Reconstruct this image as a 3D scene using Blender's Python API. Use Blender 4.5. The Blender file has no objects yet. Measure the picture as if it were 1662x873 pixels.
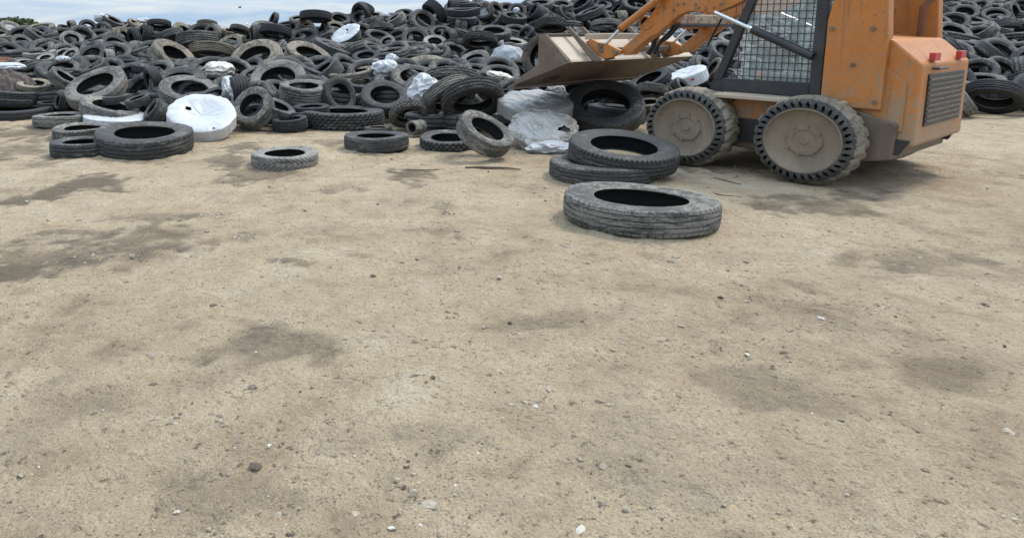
import bpy, bmesh, math, random
import numpy as np
from mathutils import Vector, Matrix, Quaternion, noise

random.seed(7)
SC = bpy.context.scene
COL = SC.collection
PI = math.pi

# ------------------------------------------------------------------ camera
F_PX = 1150.0                      # focal length in photo pixels (frame 1662 x 873)
CAM_H = 1.25
PITCH = math.radians(8.7)
U0, V0 = 600.0, 221.0              # where the optical axis meets the photograph
CAM = Vector((0, 0, CAM_H))
FWD = Vector((0, math.cos(PITCH), -math.sin(PITCH)))
UP = Vector((0, math.sin(PITCH), math.cos(PITCH)))
RT = Vector((1, 0, 0))

cam_d = bpy.data.cameras.new('camera')
cam = bpy.data.objects.new('camera', cam_d)
COL.objects.link(cam)
cam.location = CAM
cam.rotation_euler = (PI / 2 - PITCH, 0, 0)
cam_d.sensor_fit = 'HORIZONTAL'
cam_d.sensor_width = 36
cam_d.lens = 36 * F_PX / 1662
cam_d.shift_x = (831 - U0) / 1662
cam_d.shift_y = -(436.5 - V0) / 1662
cam_d.clip_start = 0.05
cam_d.clip_end = 3000
SC.camera = cam


def ray(u, v):
    return FWD + RT * ((u - U0) / F_PX) + UP * ((V0 - v) / F_PX)


def at_depth(u, v, zc):
    return CAM + ray(u, v) * zc


def on_height(u, v, z):
    d = ray(u, v)
    return CAM + d * ((z - CAM_H) / d.z)


def proj(p):
    q = Vector(p) - CAM
    zc = q.dot(FWD)
    if zc < 0.05:
        return None
    return (U0 + F_PX * q.dot(RT) / zc, V0 - F_PX * q.dot(UP) / zc, zc)


def depth_of(p):
    return (Vector(p) - CAM).dot(FWD)


# ------------------------------------------------------------------ helpers
def obj(name, me, parent=None, mats=()):
    o = bpy.data.objects.new(name, me)
    COL.objects.link(o)
    if parent is not None:
        o.parent = parent
    for m in mats:
        if me is not None and m.name not in [x.name for x in me.materials if x]:
            me.materials.append(m)
    return o


def empty(name, loc=(0, 0, 0)):
    o = bpy.data.objects.new(name, None)
    o.empty_display_size = 0.2
    COL.objects.link(o)
    o.location = loc
    return o


def tag(o, label=None, cat=None, group=None, kind=None):
    if label:
        o['label'] = label
    if cat:
        o['category'] = cat
    if group:
        o['group'] = group
    if kind:
        o['kind'] = kind
    return o


def mesh(name, verts, faces, mat=None, smooth=True, sharp=None):
    me = bpy.data.meshes.new(name)
    me.from_pydata([tuple(v) for v in verts], [], faces)
    me.update()
    if smooth:
        me.polygons.foreach_set('use_smooth', [True] * len(me.polygons))
        if sharp:
            me.set_sharp_from_angle(angle=math.radians(sharp))
    if mat:
        me.materials.append(mat)
    return me


class MB:
    """collects boxes, prisms and tubes for ONE mesh"""

    def __init__(self):
        self.v = []
        self.f = []

    def add(self, vs, fs):
        b = len(self.v)
        self.v += [tuple(x) for x in vs]
        self.f += [tuple(i + b for i in f) for f in fs]
        return self

    def box(self, lo, hi):
        x0, y0, z0 = lo
        x1, y1, z1 = hi
        vs = [(x0, y0, z0), (x1, y0, z0), (x1, y1, z0), (x0, y1, z0), (x0, y0, z1), (x1, y0, z1), (x1, y1, z1), (x0, y1, z1)]
        return self.add(vs, [(0, 3, 2, 1), (4, 5, 6, 7), (0, 1, 5, 4), (1, 2, 6, 5), (2, 3, 7, 6), (3, 0, 4, 7)])

    def prism(self, poly, y0, y1):
        """polygon of (x, z) extruded along y"""
        n = len(poly)
        vs = [(p[0], y0, p[1]) for p in poly] + [(p[0], y1, p[1]) for p in poly]
        fs = [tuple(range(n)), tuple(range(2 * n - 1, n - 1, -1))]
        for i in range(n):
            j = (i + 1) % n
            fs.append((i, i + n, j + n, j))
        return self.add(vs, fs)

    def tube(self, pts, rad, n=10, cap=True):
        pts = [Vector(p) for p in pts]
        rads = rad if isinstance(rad, (list, tuple)) else [rad] * len(pts)
        vs, fs = [], []
        up = Vector((0.13, 0.21, 1)).normalized()
        for i, p in enumerate(pts):
            t = (pts[min(i + 1, len(pts) - 1)] - pts[max(i - 1, 0)]).normalized()
            a = t.cross(up)
            if a.length < 1e-4:
                a = t.cross(Vector((1, 0, 0)))
            a.normalize()
            b = t.cross(a)
            for k in range(n):
                w = 2 * PI * k / n
                vs.append(p + (a * math.cos(w) + b * math.sin(w)) * rads[i])
        for i in range(len(pts) - 1):
            for k in range(n):
                j = (k + 1) % n
                fs.append((i * n + k, i * n + j, (i + 1) * n + j, (i + 1) * n + k))
        if cap:
            fs.append(tuple(range(n - 1, -1, -1)))
            e = (len(pts) - 1) * n
            fs.append(tuple(range(e, e + n)))
        return self.add(vs, fs)

    def build(self, name, mat, parent=None, bevel=0.0, smooth=False, sharp=40):
        me = mesh(name, self.v, self.f, mat, smooth, sharp if smooth else None)
        bm = bmesh.new()
        bm.from_mesh(me)
        bmesh.ops.recalc_face_normals(bm, faces=bm.faces)
        bm.to_mesh(me)
        bm.free()
        if smooth:
            me.set_sharp_from_angle(angle=math.radians(sharp))
        o = obj(name, me, parent)
        if bevel:
            m = o.modifiers.new('bevel', 'BEVEL')
            m.width = bevel
            m.segments = 2
            m.limit_method = 'ANGLE'
        return o


def fbm(x, y, z=0.0, oct=4):
    return noise.fractal(Vector((x, y, z)), 1.0, 2.1, oct, noise_basis='PERLIN_ORIGINAL')


# ------------------------------------------------------------------ materials
class NT:
    def __init__(self, name):
        self.m = bpy.data.materials.new(name)
        self.m.use_nodes = True
        self.t = self.m.node_tree
        self.b = self.t.nodes['Principled BSDF']
        self.out = self.t.nodes['Material Output']

    def n(self, typ, **kw):
        nd = self.t.nodes.new(typ)
        for k, v in kw.items():
            setattr(nd, k, v)
        return nd

    def l(self, a, b):
        self.t.links.new(a, b)

    def noise(self, vec, scale, detail=4, rough=0.55, dist=0.0):
        nd = self.n('ShaderNodeTexNoise')
        nd.inputs['Scale'].default_value = scale
        nd.inputs['Detail'].default_value = detail
        nd.inputs['Roughness'].default_value = rough
        nd.inputs['Distortion'].default_value = dist
        if vec is not None:
            self.l(vec, nd.inputs['Vector'])
        return nd.outputs['Fac']

    def ramp(self, fac, stops):
        nd = self.n('ShaderNodeValToRGB')
        el = nd.color_ramp.elements
        while len(el) < len(stops):
            el.new(0.5)
        for e, (p, c) in zip(el, stops):
            e.position = p
            e.color = tuple(c) + (1,) if not isinstance(c, (int, float)) else (c, c, c, 1)
        self.l(fac, nd.inputs['Fac'])
        return nd.outputs['Color']

    def math(self, op, a, b=None, clamp=False):
        nd = self.n('ShaderNodeMath', operation=op, use_clamp=clamp)
        for i, x in enumerate((a, b)):
            if x is None:
                continue
            if isinstance(x, (int, float)):
                nd.inputs[i].default_value = x
            else:
                self.l(x, nd.inputs[i])
        return nd.outputs[0]

    def mix(self, fac, a, b, blend='MIX'):
        nd = self.n('ShaderNodeMix', data_type='RGBA', blend_type=blend)
        for i, x in ((0, fac), (6, a), (7, b)):
            if isinstance(x, (int, float)):
                nd.inputs[i].default_value = x
            elif isinstance(x, (tuple, list)):
                nd.inputs[i].default_value = tuple(x) + (1,)
            else:
                self.l(x, nd.inputs[i])
        return nd.outputs[2]

    def bump(self, h, strength, dist):
        nd = self.n('ShaderNodeBump')
        nd.inputs['Strength'].default_value = strength
        nd.inputs['Distance'].default_value = dist
        self.l(h, nd.inputs['Height'])
        self.l(nd.outputs['Normal'], self.b.inputs['Normal'])

    def objvec(self, rnd=True, scale=None):
        """object coordinates, shifted differently on every object"""
        tc = self.n('ShaderNodeTexCoord').outputs['Object']
        if not rnd:
            return tc
        oi = self.n('ShaderNodeObjectInfo')
        mu = self.math('MULTIPLY', oi.outputs['Random'], 60.0)
        ad = self.n('ShaderNodeVectorMath', operation='ADD')
        self.l(tc, ad.inputs[0])
        self.l(mu, ad.inputs[1])
        return ad.outputs[0]

    def set(self, **kw):
        for k, v in kw.items():
            s = self.b.inputs[k.replace('_', ' ')]
            if isinstance(v, (int, float)):
                s.default_value = v
            elif isinstance(v, (tuple, list)):
                s.default_value = tuple(v) + (1,)
            else:
                self.l(v, s)
        return self


def rubber_mat(name, inner=False):
    t = NT(name)
    vec = t.objvec()
    oi = t.n('ShaderNodeObjectInfo')
    big = t.noise(vec, 2.2, 5, 0.62, 0.5)
    mid = t.noise(vec, 12.0, 7, 0.70, 0.6)
    fine = t.noise(vec, 55.0, 4, 0.65)
    base = t.ramp(mid, [(0.3, (0.013, 0.0135, 0.0145)), (0.75, (0.034, 0.034, 0.035))])
    if inner:
        amt = t.math('MULTIPLY', oi.outputs['Alpha'], 0.22)
    else:
        amt = oi.outputs['Alpha']
    # patches of dried dust and mud: threshold falls as the tyre gets dustier
    s = t.math('ADD', t.math('MULTIPLY', big, 0.38), t.math('ADD', t.math('MULTIPLY', mid, 0.40), t.math('MULTIPLY', fine, 0.22)))
    thr = t.math('SUBTRACT', 0.655, t.math('MULTIPLY', amt, 0.32))
    d = t.math('MULTIPLY', t.math('SUBTRACT', s, thr), 11.0, True)
    d = t.math('MULTIPLY', d, t.math('ADD', 0.35, t.math('MULTIPLY', fine, 1.0)), True)
    film = t.math('MULTIPLY', amt, 0.34)
    d = t.math('MAXIMUM', d, film)
    t.set(Base_Color=t.mix(d, base, oi.outputs['Color']),
          Roughness=t.math('ADD', 0.58, t.math('MULTIPLY', d, 0.36), True))
    t.b.inputs['Specular IOR Level'].default_value = 0.20
    hh = t.math('ADD', t.math('MULTIPLY', mid, 0.7), t.math('MULTIPLY', fine, 0.3))
    t.bump(hh, 0.5, 0.016)
    return t.m


M = {}
M['rubber'] = rubber_mat('tyre rubber')
M['liner'] = rubber_mat('tyre inside', True)


def plastic_mat(name, col, dirt, dcol, alpha=1.0, thr=0.56, ring=0.0):
    t = NT(name)
    vec = t.objvec()
    a = t.noise(vec, 3.0, 6, 0.65, 0.6)
    b = t.noise(vec, 16.0, 5, 0.7)
    m = t.math('ADD', t.math('MULTIPLY', a, 0.55), t.math('MULTIPLY', b, 0.45))
    f = t.math('MULTIPLY', t.math('SUBTRACT', m, thr), 6.0 * dirt, True)
    if ring:                                          # mud dried along the rounded edge of the wrapping
        tco = t.n('ShaderNodeTexCoord')
        mu = t.n('ShaderNodeVectorMath', operation='MULTIPLY')
        mu.inputs[1].default_value = (1, 1, 0)
        t.l(tco.outputs['Object'], mu.inputs[0])
        ln_ = t.n('ShaderNodeVectorMath', operation='LENGTH')
        t.l(mu.outputs[0], ln_.inputs[0])
        rr_ = t.math('SUBTRACT', ln_.outputs['Value'], 0.33)
        f = t.math('MAXIMUM', f, t.math('MULTIPLY', t.math('MULTIPLY', rr_, 9.0, True), t.math('MULTIPLY', t.math('SUBTRACT', m, 0.41), 7.0 * ring, True)))
    t.set(Base_Color=t.mix(f, col, dcol), Roughness=t.math('ADD', 0.32, t.math('MULTIPLY', f, 0.4)))
    t.b.inputs['Alpha'].default_value = alpha
    t.b.inputs['Subsurface Weight'].default_value = 0.35
    t.b.inputs['Subsurface Radius'].default_value = (0.05, 0.05, 0.05)
    t.b.inputs['Subsurface Scale'].default_value = 0.6
    wv = t.noise(vec, 3.2, 3, 0.5, 2.6)
    wv2 = t.noise(vec, 11.0, 2, 0.5, 2.5)
    t.bump(t.math('ADD', wv, t.math('MULTIPLY', wv2, 0.3)), 0.32, 0.03)
    return t.m


M['white'] = plastic_mat('white plastic', (0.49, 0.49, 0.49), 0.6, (0.27, 0.25, 0.215), thr=0.55)
M['muddy'] = plastic_mat('muddy white plastic', (0.43, 0.405, 0.37), 1.0, (0.155, 0.132, 0.10), thr=0.50, ring=1.0)
M['film'] = plastic_mat('grey plastic film', (0.285, 0.268, 0.245), 0.5, (0.15, 0.15, 0.14), thr=0.54)
M['clear'] = plastic_mat('translucent plastic bag', (0.78, 0.79, 0.80), 0.3, (0.40, 0.40, 0.38), 0.42)
M['cream'] = plastic_mat('stained cream plastic', (0.62, 0.58, 0.49), 1.0, (0.20, 0.15, 0.09), thr=0.5)


def paint_mat(name, col, chip, rust, amt=1.0, dust=(0.32, 0.26, 0.18), damt=0.4, rough=0.5, metal=0.0, splash=False):
    t = NT(name)
    vec = t.objvec()
    a = t.noise(vec, 4.6, 8, 0.72, 0.9)
    b = t.noise(vec, 30.0, 6, 0.72)
    m = t.math('ADD', t.math('MULTIPLY', a, 0.5), t.math('MULTIPLY', b, 0.5))
    f = t.math('MULTIPLY', t.math('SUBTRACT', m, chip), 9.0 * amt, True)
    c = t.mix(f, t.mix(t.noise(vec, 7.0, 4), col, [x * 0.72 for x in col]), rust)
    g = t.noise(vec, 4.4, 6, 0.7, 0.3)
    df = t.math('MULTIPLY', t.math('SUBTRACT', g, 0.42), 2.6 * damt, True)
    if splash:                                        # mud thrown up by the wheels, and streaks run down the panels
        tco = t.n('ShaderNodeTexCoord')
        sp = t.n('ShaderNodeSeparateXYZ')
        t.l(tco.outputs['Object'], sp.inputs[0])
        up = t.math('SUBTRACT', 0.98, sp.outputs['Z'])
        sm_ = t.math('ADD', t.math('MULTIPLY', up, 1.1), t.math('MULTIPLY', t.math('SUBTRACT', t.math('ADD', a, b), 1.0), 2.4))
        df = t.math('MAXIMUM', df, t.math('MULTIPLY', sm_, 1.3, True))
        mpn = t.n('ShaderNodeMapping')
        mpn.inputs['Scale'].default_value = (26, 26, 1.3)
        t.l(vec, mpn.inputs['Vector'])
        sk = t.noise(mpn.outputs[0], 1.0, 4, 0.6)
        c = t.mix(t.math('MULTIPLY', t.math('SUBTRACT', sk, 0.54), 3.5, True), c, (0.15, 0.075, 0.03))
    c = t.mix(df, c, dust)
    t.set(Base_Color=c, Metallic=metal, Roughness=t.math('ADD', rough, t.math('MULTIPLY', f, 0.3), True))
    t.bump(t.math('ADD', b, t.math('MULTIPLY', f, -0.4)), 0.25, 0.01)
    return t.m


M['orange'] = paint_mat('worn orange paint', (0.52, 0.170, 0.022), 0.540, (0.085, 0.042, 0.024), 1.0, (0.30, 0.21, 0.125), 0.42, splash=True)
M['steel'] = paint_mat('rusty bucket steel', (0.150, 0.108, 0.076), 0.53, (0.065, 0.038, 0.024), 0.9, (0.27, 0.212, 0.15), 0.65, 0.6, 0.05)
M['steel_pale'] = paint_mat('dusty scraped steel', (0.45, 0.36, 0.26), 0.57, (0.19, 0.09, 0.05), 1.0, (0.47, 0.39, 0.29), 0.7, 0.6)
M['black_paint'] = paint_mat('black cab paint', (0.020, 0.021, 0.024), 0.60, (0.05, 0.04, 0.03), 0.6, (0.14, 0.12, 0.10), 0.30, 0.45)
M['mud_rim'] = paint_mat('mud covered rim', (0.225, 0.172, 0.120), 0.55, (0.11, 0.075, 0.05), 0.8, (0.30, 0.235, 0.162), 0.9, 0.85)
M['mud_rubber'] = paint_mat('mud caked rubber', (0.21, 0.175, 0.13), 0.52, (0.06, 0.052, 0.043), 0.8, (0.31, 0.26, 0.19), 0.9, 0.85)
M['grey_rubber'] = paint_mat('dark solid rubber', (0.040, 0.038, 0.036), 0.6, (0.08, 0.07, 0.06), 0.6, (0.17, 0.142, 0.108), 0.7, 0.7)
M['rim_steel'] = paint_mat('old steel rim', (0.22, 0.22, 0.22), 0.55, (0.10, 0.05, 0.03), 0.8, (0.2, 0.18, 0.15), 0.4, 0.5, 0.4)
M['rust'] = paint_mat('rusted steel', (0.20, 0.075, 0.035), 0.55, (0.08, 0.03, 0.015), 0.8, (0.28, 0.19, 0.12), 0.4, 0.8)
M['cream_metal'] = paint_mat('weathered cream paint', (0.62, 0.54, 0.40), 0.50, (0.28, 0.09, 0.04), 1.4, (0.40, 0.33, 0.24), 0.35, 0.6)
M['tarp'] = paint_mat('brown tarpaulin', (0.095, 0.068, 0.052), 0.55, (0.05, 0.04, 0.035), 0.8, (0.2, 0.15, 0.11), 0.4, 0.7)
M['wood'] = paint_mat('weathered wood', (0.12, 0.085, 0.055), 0.6, (0.05, 0.035, 0.02), 0.6, (0.25, 0.2, 0.14), 0.4, 0.85)
t = NT('chrome rod'); t.set(Base_Color=(0.62, 0.63, 0.65), Metallic=0.9, Roughness=0.28); M['chrome'] = t.m
t = NT('black hose'); t.set(Base_Color=(0.015, 0.015, 0.016), Roughness=0.5); M['hose'] = t.m
t = NT('red plastic'); t.set(Base_Color=(0.42, 0.03, 0.025), Roughness=0.4); M['red'] = t.m
t = NT('cab window glass'); t.set(Base_Color=(0.75, 0.85, 0.8), Roughness=0.05); t.b.inputs['Alpha'].default_value = 0.22; M['glass'] = t.m
t = NT('tree bark'); t.set(Base_Color=t.ramp(t.noise(t.objvec(False), 5, 4), [(0.3, (0.05, 0.04, 0.03)), (0.7, (0.11, 0.09, 0.07))]), Roughness=0.9); M['bark'] = t.m
t = NT('tree leaves')
v = t.objvec()
t.set(Base_Color=t.ramp(t.noise(v, 0.9, 5, 0.7), [(0.32, (0.035, 0.062, 0.018)), (0.68, (0.085, 0.12, 0.035))]), Roughness=0.7)
M['leaf'] = t.m
def interp(x, pts):
    if x <= pts[0][0]:
        return pts[0][1]
    for (a, b), (c, d) in zip(pts, pts[1:]):
        if x <= c:
            return b + (d - b) * (x - a) / (c - a)
    return pts[-1][1]


VFRONT = [(-100, 192), (0, 193), (60, 197), (140, 205), (200, 212), (330, 228), (400, 220), (480, 217), (560, 212), (640, 216), (720, 236), (800, 236), (870, 240), (950, 214), (1050, 204), (1200, 196), (1750, 190)]

# ------------------------------------------------------------------ ground
def gh(x, y):
    """ground height"""
    r = math.hypot(x, y)
    fade = 1.0 if r < 18 else max(0.0, 1 - (r - 18) / 20)
    return fade * (0.022 * noise.noise(Vector((x * 0.55, y * 0.55, 3.1))) + 0.010 * noise.noise(Vector((x * 1.7, y * 1.7, 8.0))))


STAINS_AND_SHADE = [  # photo u, v, half width, half height, tilt, strength: damp and oily patches on the yard, and tyre shadow painted in
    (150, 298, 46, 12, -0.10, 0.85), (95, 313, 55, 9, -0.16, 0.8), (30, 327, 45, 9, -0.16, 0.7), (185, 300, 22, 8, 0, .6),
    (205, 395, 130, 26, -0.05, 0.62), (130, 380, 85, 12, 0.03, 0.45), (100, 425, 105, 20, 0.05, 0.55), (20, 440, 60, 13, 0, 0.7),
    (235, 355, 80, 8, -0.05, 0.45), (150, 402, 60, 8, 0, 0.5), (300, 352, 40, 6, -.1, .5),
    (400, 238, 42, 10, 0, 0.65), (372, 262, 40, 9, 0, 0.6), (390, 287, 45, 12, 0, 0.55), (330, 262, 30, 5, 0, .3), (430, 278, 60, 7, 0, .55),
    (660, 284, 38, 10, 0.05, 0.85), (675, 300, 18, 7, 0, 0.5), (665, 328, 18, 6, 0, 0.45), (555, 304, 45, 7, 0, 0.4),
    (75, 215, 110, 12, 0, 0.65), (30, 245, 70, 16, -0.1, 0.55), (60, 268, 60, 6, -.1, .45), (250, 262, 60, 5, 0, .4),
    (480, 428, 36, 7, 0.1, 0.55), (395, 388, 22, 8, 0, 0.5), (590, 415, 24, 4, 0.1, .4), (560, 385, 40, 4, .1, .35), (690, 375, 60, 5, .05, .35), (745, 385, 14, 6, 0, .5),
    (1135, 268, 70, 12, 0, 0.6), (690, 247, 60, 6, 0, 0.45), (720, 335, 20, 11, 0, 0.4), (620, 250, 60, 5, 0, 0.5),  # second patch is tyre shadow painted onto the sand
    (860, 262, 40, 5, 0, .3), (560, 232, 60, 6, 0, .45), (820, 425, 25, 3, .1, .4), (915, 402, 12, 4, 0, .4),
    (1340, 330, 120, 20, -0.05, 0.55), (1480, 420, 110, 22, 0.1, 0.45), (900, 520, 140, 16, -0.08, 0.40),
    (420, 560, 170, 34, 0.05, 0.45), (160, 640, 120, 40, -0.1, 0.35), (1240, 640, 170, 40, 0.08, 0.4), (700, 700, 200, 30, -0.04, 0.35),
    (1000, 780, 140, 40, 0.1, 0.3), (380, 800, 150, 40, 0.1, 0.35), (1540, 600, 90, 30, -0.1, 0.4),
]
# wheel tracks: centre line in yard metres (x, y), half width; the loader's own run-up and older crossing ones
TRACKS = [([(3.75, 5.2), (4.35, 4.2), (4.75, 3.2), (5.0, 2.2), (5.1, 1.0)], .15, .75), ([(5.3, 6.3), (5.95, 5.2), (6.4, 4.2), (6.7, 3.0), (6.9, 1.5)], .15, .65),
          ([(-6.0, 5.4), (-4.2, 5.75), (-2.6, 6.35), (-1.2, 7.2), (-.4, 8.0)], .14, .7), ([(-6.0, 4.2), (-3.8, 4.6), (-2.0, 5.2), (-.4, 6.1), (.5, 7.2)], .14, .6),
          ([(-3.2, 1.4), (-1.6, 2.5), (.4, 3.4), (2.6, 3.9), (4.6, 3.9)], .14, .38), ([(-2.0, 1.2), (-.6, 1.9), (1.2, 2.5), (3.2, 2.8), (5.2, 2.6)], .14, .32)]


def track(x, y):
    # (depth factor, lug pattern 0..1)
    best = (0.0, 0.0)
    for pts, hw, st in TRACKS:
        run = 0.0
        for (ax, ay), (bx, by) in zip(pts, pts[1:]):
            L = math.hypot(bx - ax, by - ay)
            t_ = max(0.0, min(1.0, ((x - ax) * (bx - ax) + (y - ay) * (by - ay)) / (L * L)))
            dx_, dy_ = x - ax - t_ * (bx - ax), y - ay - t_ * (by - ay)
            d = math.hypot(dx_, dy_)
            if d < hw * 1.7:
                side = (bx - ax) * dy_ - (by - ay) * dx_
                al = run + t_ * L
                lug = 1.0 if ((al + (.6 * d) + (.065 if side > 0 else 0)) / .13) % 1 < .5 and d < hw else 0.0
                k = st * max(0.0, min(1.0, (hw * 1.15 - d) / (.35 * hw)))
                rim = st * math.exp(-((d - hw * 1.25) / (.28 * hw)) ** 2)
                if k + rim > best[0] + abs(best[1]):
                    best = (k, rim, lug)
            run += L
    return best if len(best) == 3 else (0.0, 0.0, 0.0)


CLODS = [(130, 378, 85, 5), (180, 405, 60, 8), (190, 420, 50, 5), (720, 335, 22, 12), (395, 385, 16, 9), (120, 430, 60, 6), (470, 425, 20, 6), (230, 285, 25, 8),
         (690, 305, 16, 5), (840, 240, 30, 5), (560, 303, 30, 4), (740, 270, 40, 3), (340, 350, 30, 3), (620, 560, 60, 8), (1080, 560, 80, 10), (300, 680, 70, 12), (900, 660, 60, 10), (1400, 500, 70, 10)]


def ellmask(lst, u, v, wob):
    m = 0.0
    for e in lst:
        du, dv = u - e[0], v - e[1]
        if abs(du) > 2.2 * e[2] + 40 or abs(dv) > 2.6 * e[3] + 30:
            continue
        tl = e[4] if len(e) > 5 else 0.0
        st = e[5] if len(e) > 5 else 1.0
        a = (du * math.cos(tl) + dv * math.sin(tl)) / e[2]
        b = (-du * math.sin(tl) + dv * math.cos(tl)) / e[3]
        d = math.sqrt(a * a + b * b) + wob
        m = max(m, st * max(0.0, min(1.0, (1.35 - d) / 0.8)))
    return m


def axis(lo, hi, step, far):
    a = list(np.arange(lo, hi + 1e-6, step))
    s, x = step, hi
    while x < far:
        s *= 1.35
        x += s
        a.append(x)
    s, x = step, lo
    while x > -far:
        s *= 1.35
        x -= s
        a.insert(0, x)
    return a


XS = axis(-6.0, 7.0, 0.034, 1500)
YS = [y for y in axis(1.3, 10.5, 0.034, 2000)]
gv, gs = [], []
for y in YS:
    for x in XS:
        near = (-6.2 < x < 7.2 and 1.0 < y < 11)
        z = gh(x, y)
        st = 0.0
        if near:
            n1 = noise.noise(Vector((x * 3.1, y * 3.1, 1.0)))
            n2 = noise.noise(Vector((x * 8.3, y * 8.3, 5.0)))
            n3 = noise.noise(Vector((x * 17.0, y * 17.0, 9.0)))
            tk, trm, lug = track(x + .05 * n1, y + .05 * n1)
            brk = max(0.0, min(1.0, .55 + 1.1 * noise.noise(Vector((x * 1.1, y * 1.1, 40)))))
            z += brk * (-0.010 * tk - 0.007 * tk * lug + 0.010 * trm * (0.6 + n2))
            tst = brk * tk * (.25 + .45 * lug)
            z += 0.009 * n2 + 0.005 * n3 + 0.008 * n1
            q = proj((x, y, 0))
            if q:
                wob = 0.75 * n1 + 0.65 * n2 + 0.45 * n3
                st = max(tst, ellmask(STAINS_AND_SHADE, q[0], q[1], wob))

                c = ellmask(CLODS, q[0], q[1], wob)
                z += c * (0.006 + 0.022 * max(0, n2 + 0.4 * n3))
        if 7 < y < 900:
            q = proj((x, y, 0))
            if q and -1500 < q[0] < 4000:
                hd = interp(q[0], VFRONT) - q[1]          # yard darkened under and behind the heap so its gaps read dark
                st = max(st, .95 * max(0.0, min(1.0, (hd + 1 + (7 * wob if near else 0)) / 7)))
        gv.append((x, y, z))
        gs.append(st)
nx = len(XS)
gf = [(j * nx + i, j * nx + i + 1, (j + 1) * nx + i + 1, (j + 1) * nx + i) for j in range(len(YS) - 1) for i in range(nx - 1)]
t = NT('dusty yard ground')
vec = t.objvec(False)
st = t.n('ShaderNodeAttribute', attribute_name='stain_shade').outputs['Fac']
n1 = t.noise(vec, 0.55, 6, 0.62, 0.4)
n2 = t.noise(vec, 3.5, 7, 0.68, 0.3)
n3 = t.noise(vec, 26.0, 6, 0.7)
n4 = t.noise(vec, 120.0, 4, 0.7)
mixn = t.math('ADD', t.math('MULTIPLY', n1, 0.45), t.math('MULTIPLY', n2, 0.55))
col = t.ramp(mixn, [(0.36, (0.275, 0.203, 0.130)), (0.46, (0.440, 0.335, 0.217)), (0.55, (0.515, 0.402, 0.266)), (0.65, (0.56, 0.468, 0.340))])
# greyer trodden patches
n5 = t.noise(vec, 1.6, 6, 0.7, 0.6)
g5 = t.math('MULTIPLY', t.math('SUBTRACT', n5, 0.53), 5.0, True)
col = t.mix(t.math('MULTIPLY', g5, 0.55), col, (0.235, 0.188, 0.140))
# scattered dark crumbs and pale chips
crumb = t.ramp(n3, [(0.33, 0.34), (0.42, 1.0), (1.0, 1.0)])
col = t.mix(1.0, col, crumb, 'MULTIPLY')
n6 = t.noise(vec, 60.0, 4, 0.7)
col = t.mix(1.0, col, t.ramp(n6, [(0.32, 0.45), (0.40, 1.0), (1.0, 1.0)]), 'MULTIPLY')
chip = t.math('MULTIPLY', t.math('SUBTRACT', n3, 0.63), 7.0, True)
col = t.mix(t.math('MULTIPLY', chip, 0.7), col, (0.56, 0.50, 0.42))
# thin broken cracks in the dry crust
n7 = t.noise(vec, 5.5, 5, 0.66, 0.8)
ln = t.math('SUBTRACT', 1.0, t.math('MULTIPLY', t.math('ABSOLUTE', t.math('SUBTRACT', n7, 0.5)), 2.0))
ln = t.math('MULTIPLY', t.math('SUBTRACT', ln, 0.972), 40.0, True)
ln = t.math('MULTIPLY', ln, t.math('MULTIPLY', t.math('SUBTRACT', n2, 0.47), 8.0, True))
col = t.mix(t.math('MULTIPLY', ln, 0.16), col, (0.14, 0.108, 0.075))
grain = t.ramp(n4, [(0.28, 0.70), (0.72, 1.21)])
col = t.mix(1.0, col, grain, 'MULTIPLY')
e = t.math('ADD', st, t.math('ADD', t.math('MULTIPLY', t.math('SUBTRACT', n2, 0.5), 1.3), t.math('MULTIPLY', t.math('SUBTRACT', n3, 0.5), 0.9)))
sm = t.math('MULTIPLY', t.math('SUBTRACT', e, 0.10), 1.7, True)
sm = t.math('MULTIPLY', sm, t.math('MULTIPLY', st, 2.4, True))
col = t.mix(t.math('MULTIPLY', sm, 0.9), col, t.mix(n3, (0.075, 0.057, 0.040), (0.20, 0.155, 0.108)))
t.set(Base_Color=col, Roughness=0.92)
t.b.inputs['Specular IOR Level'].default_value = 0.2
h = t.math('ADD', t.math('MULTIPLY', n2, 1.0), t.math('MULTIPLY', n3, 0.55))
h = t.math('ADD', h, t.math('MULTIPLY', n4, 0.12))
h = t.math('SUBTRACT', h, t.math('MULTIPLY', ln, 0.08))
t.bump(h, 1.0, 0.07)
M['ground'] = t.m
gme = mesh('ground', gv, gf, M['ground'])
at = gme.attributes.new('stain_shade', 'FLOAT', 'POINT')
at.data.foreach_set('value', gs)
ground = tag(obj('ground', gme), 'bare sandy yard with dark damp stains and loose stones', kind='structure')

# loose stones and clods: nobody could count them
t = NT('loose stones')
vec = t.objvec(False)
wn = t.n('ShaderNodeTexWhiteNoise')
at_ = t.n('ShaderNodeAttribute', attribute_name='tone')
c = t.ramp(at_.outputs['Fac'], [(0.0, (0.08, 0.062, 0.046)), (0.35, (0.26, 0.21, 0.15)), (0.8, (0.40, 0.335, 0.25)), (1.0, (0.62, 0.58, 0.52))])
t.set(Base_Color=t.mix(1.0, c, t.ramp(t.noise(vec, 90, 3), [(0.3, 0.7), (0.7, 1.1)]), 'MULTIPLY'), Roughness=0.9)
M['stone'] = t.m
rng = random.Random(5)
sv, sf, sa = [], [], []
ICO = bmesh.new()
bmesh.ops.create_icosphere(ICO, subdivisions=1, radius=1)
ICOV = [v.co.copy() for v in ICO.verts]
ICOF = [[v.index for v in f.verts] for f in ICO.faces]
ICO.free()


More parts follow.
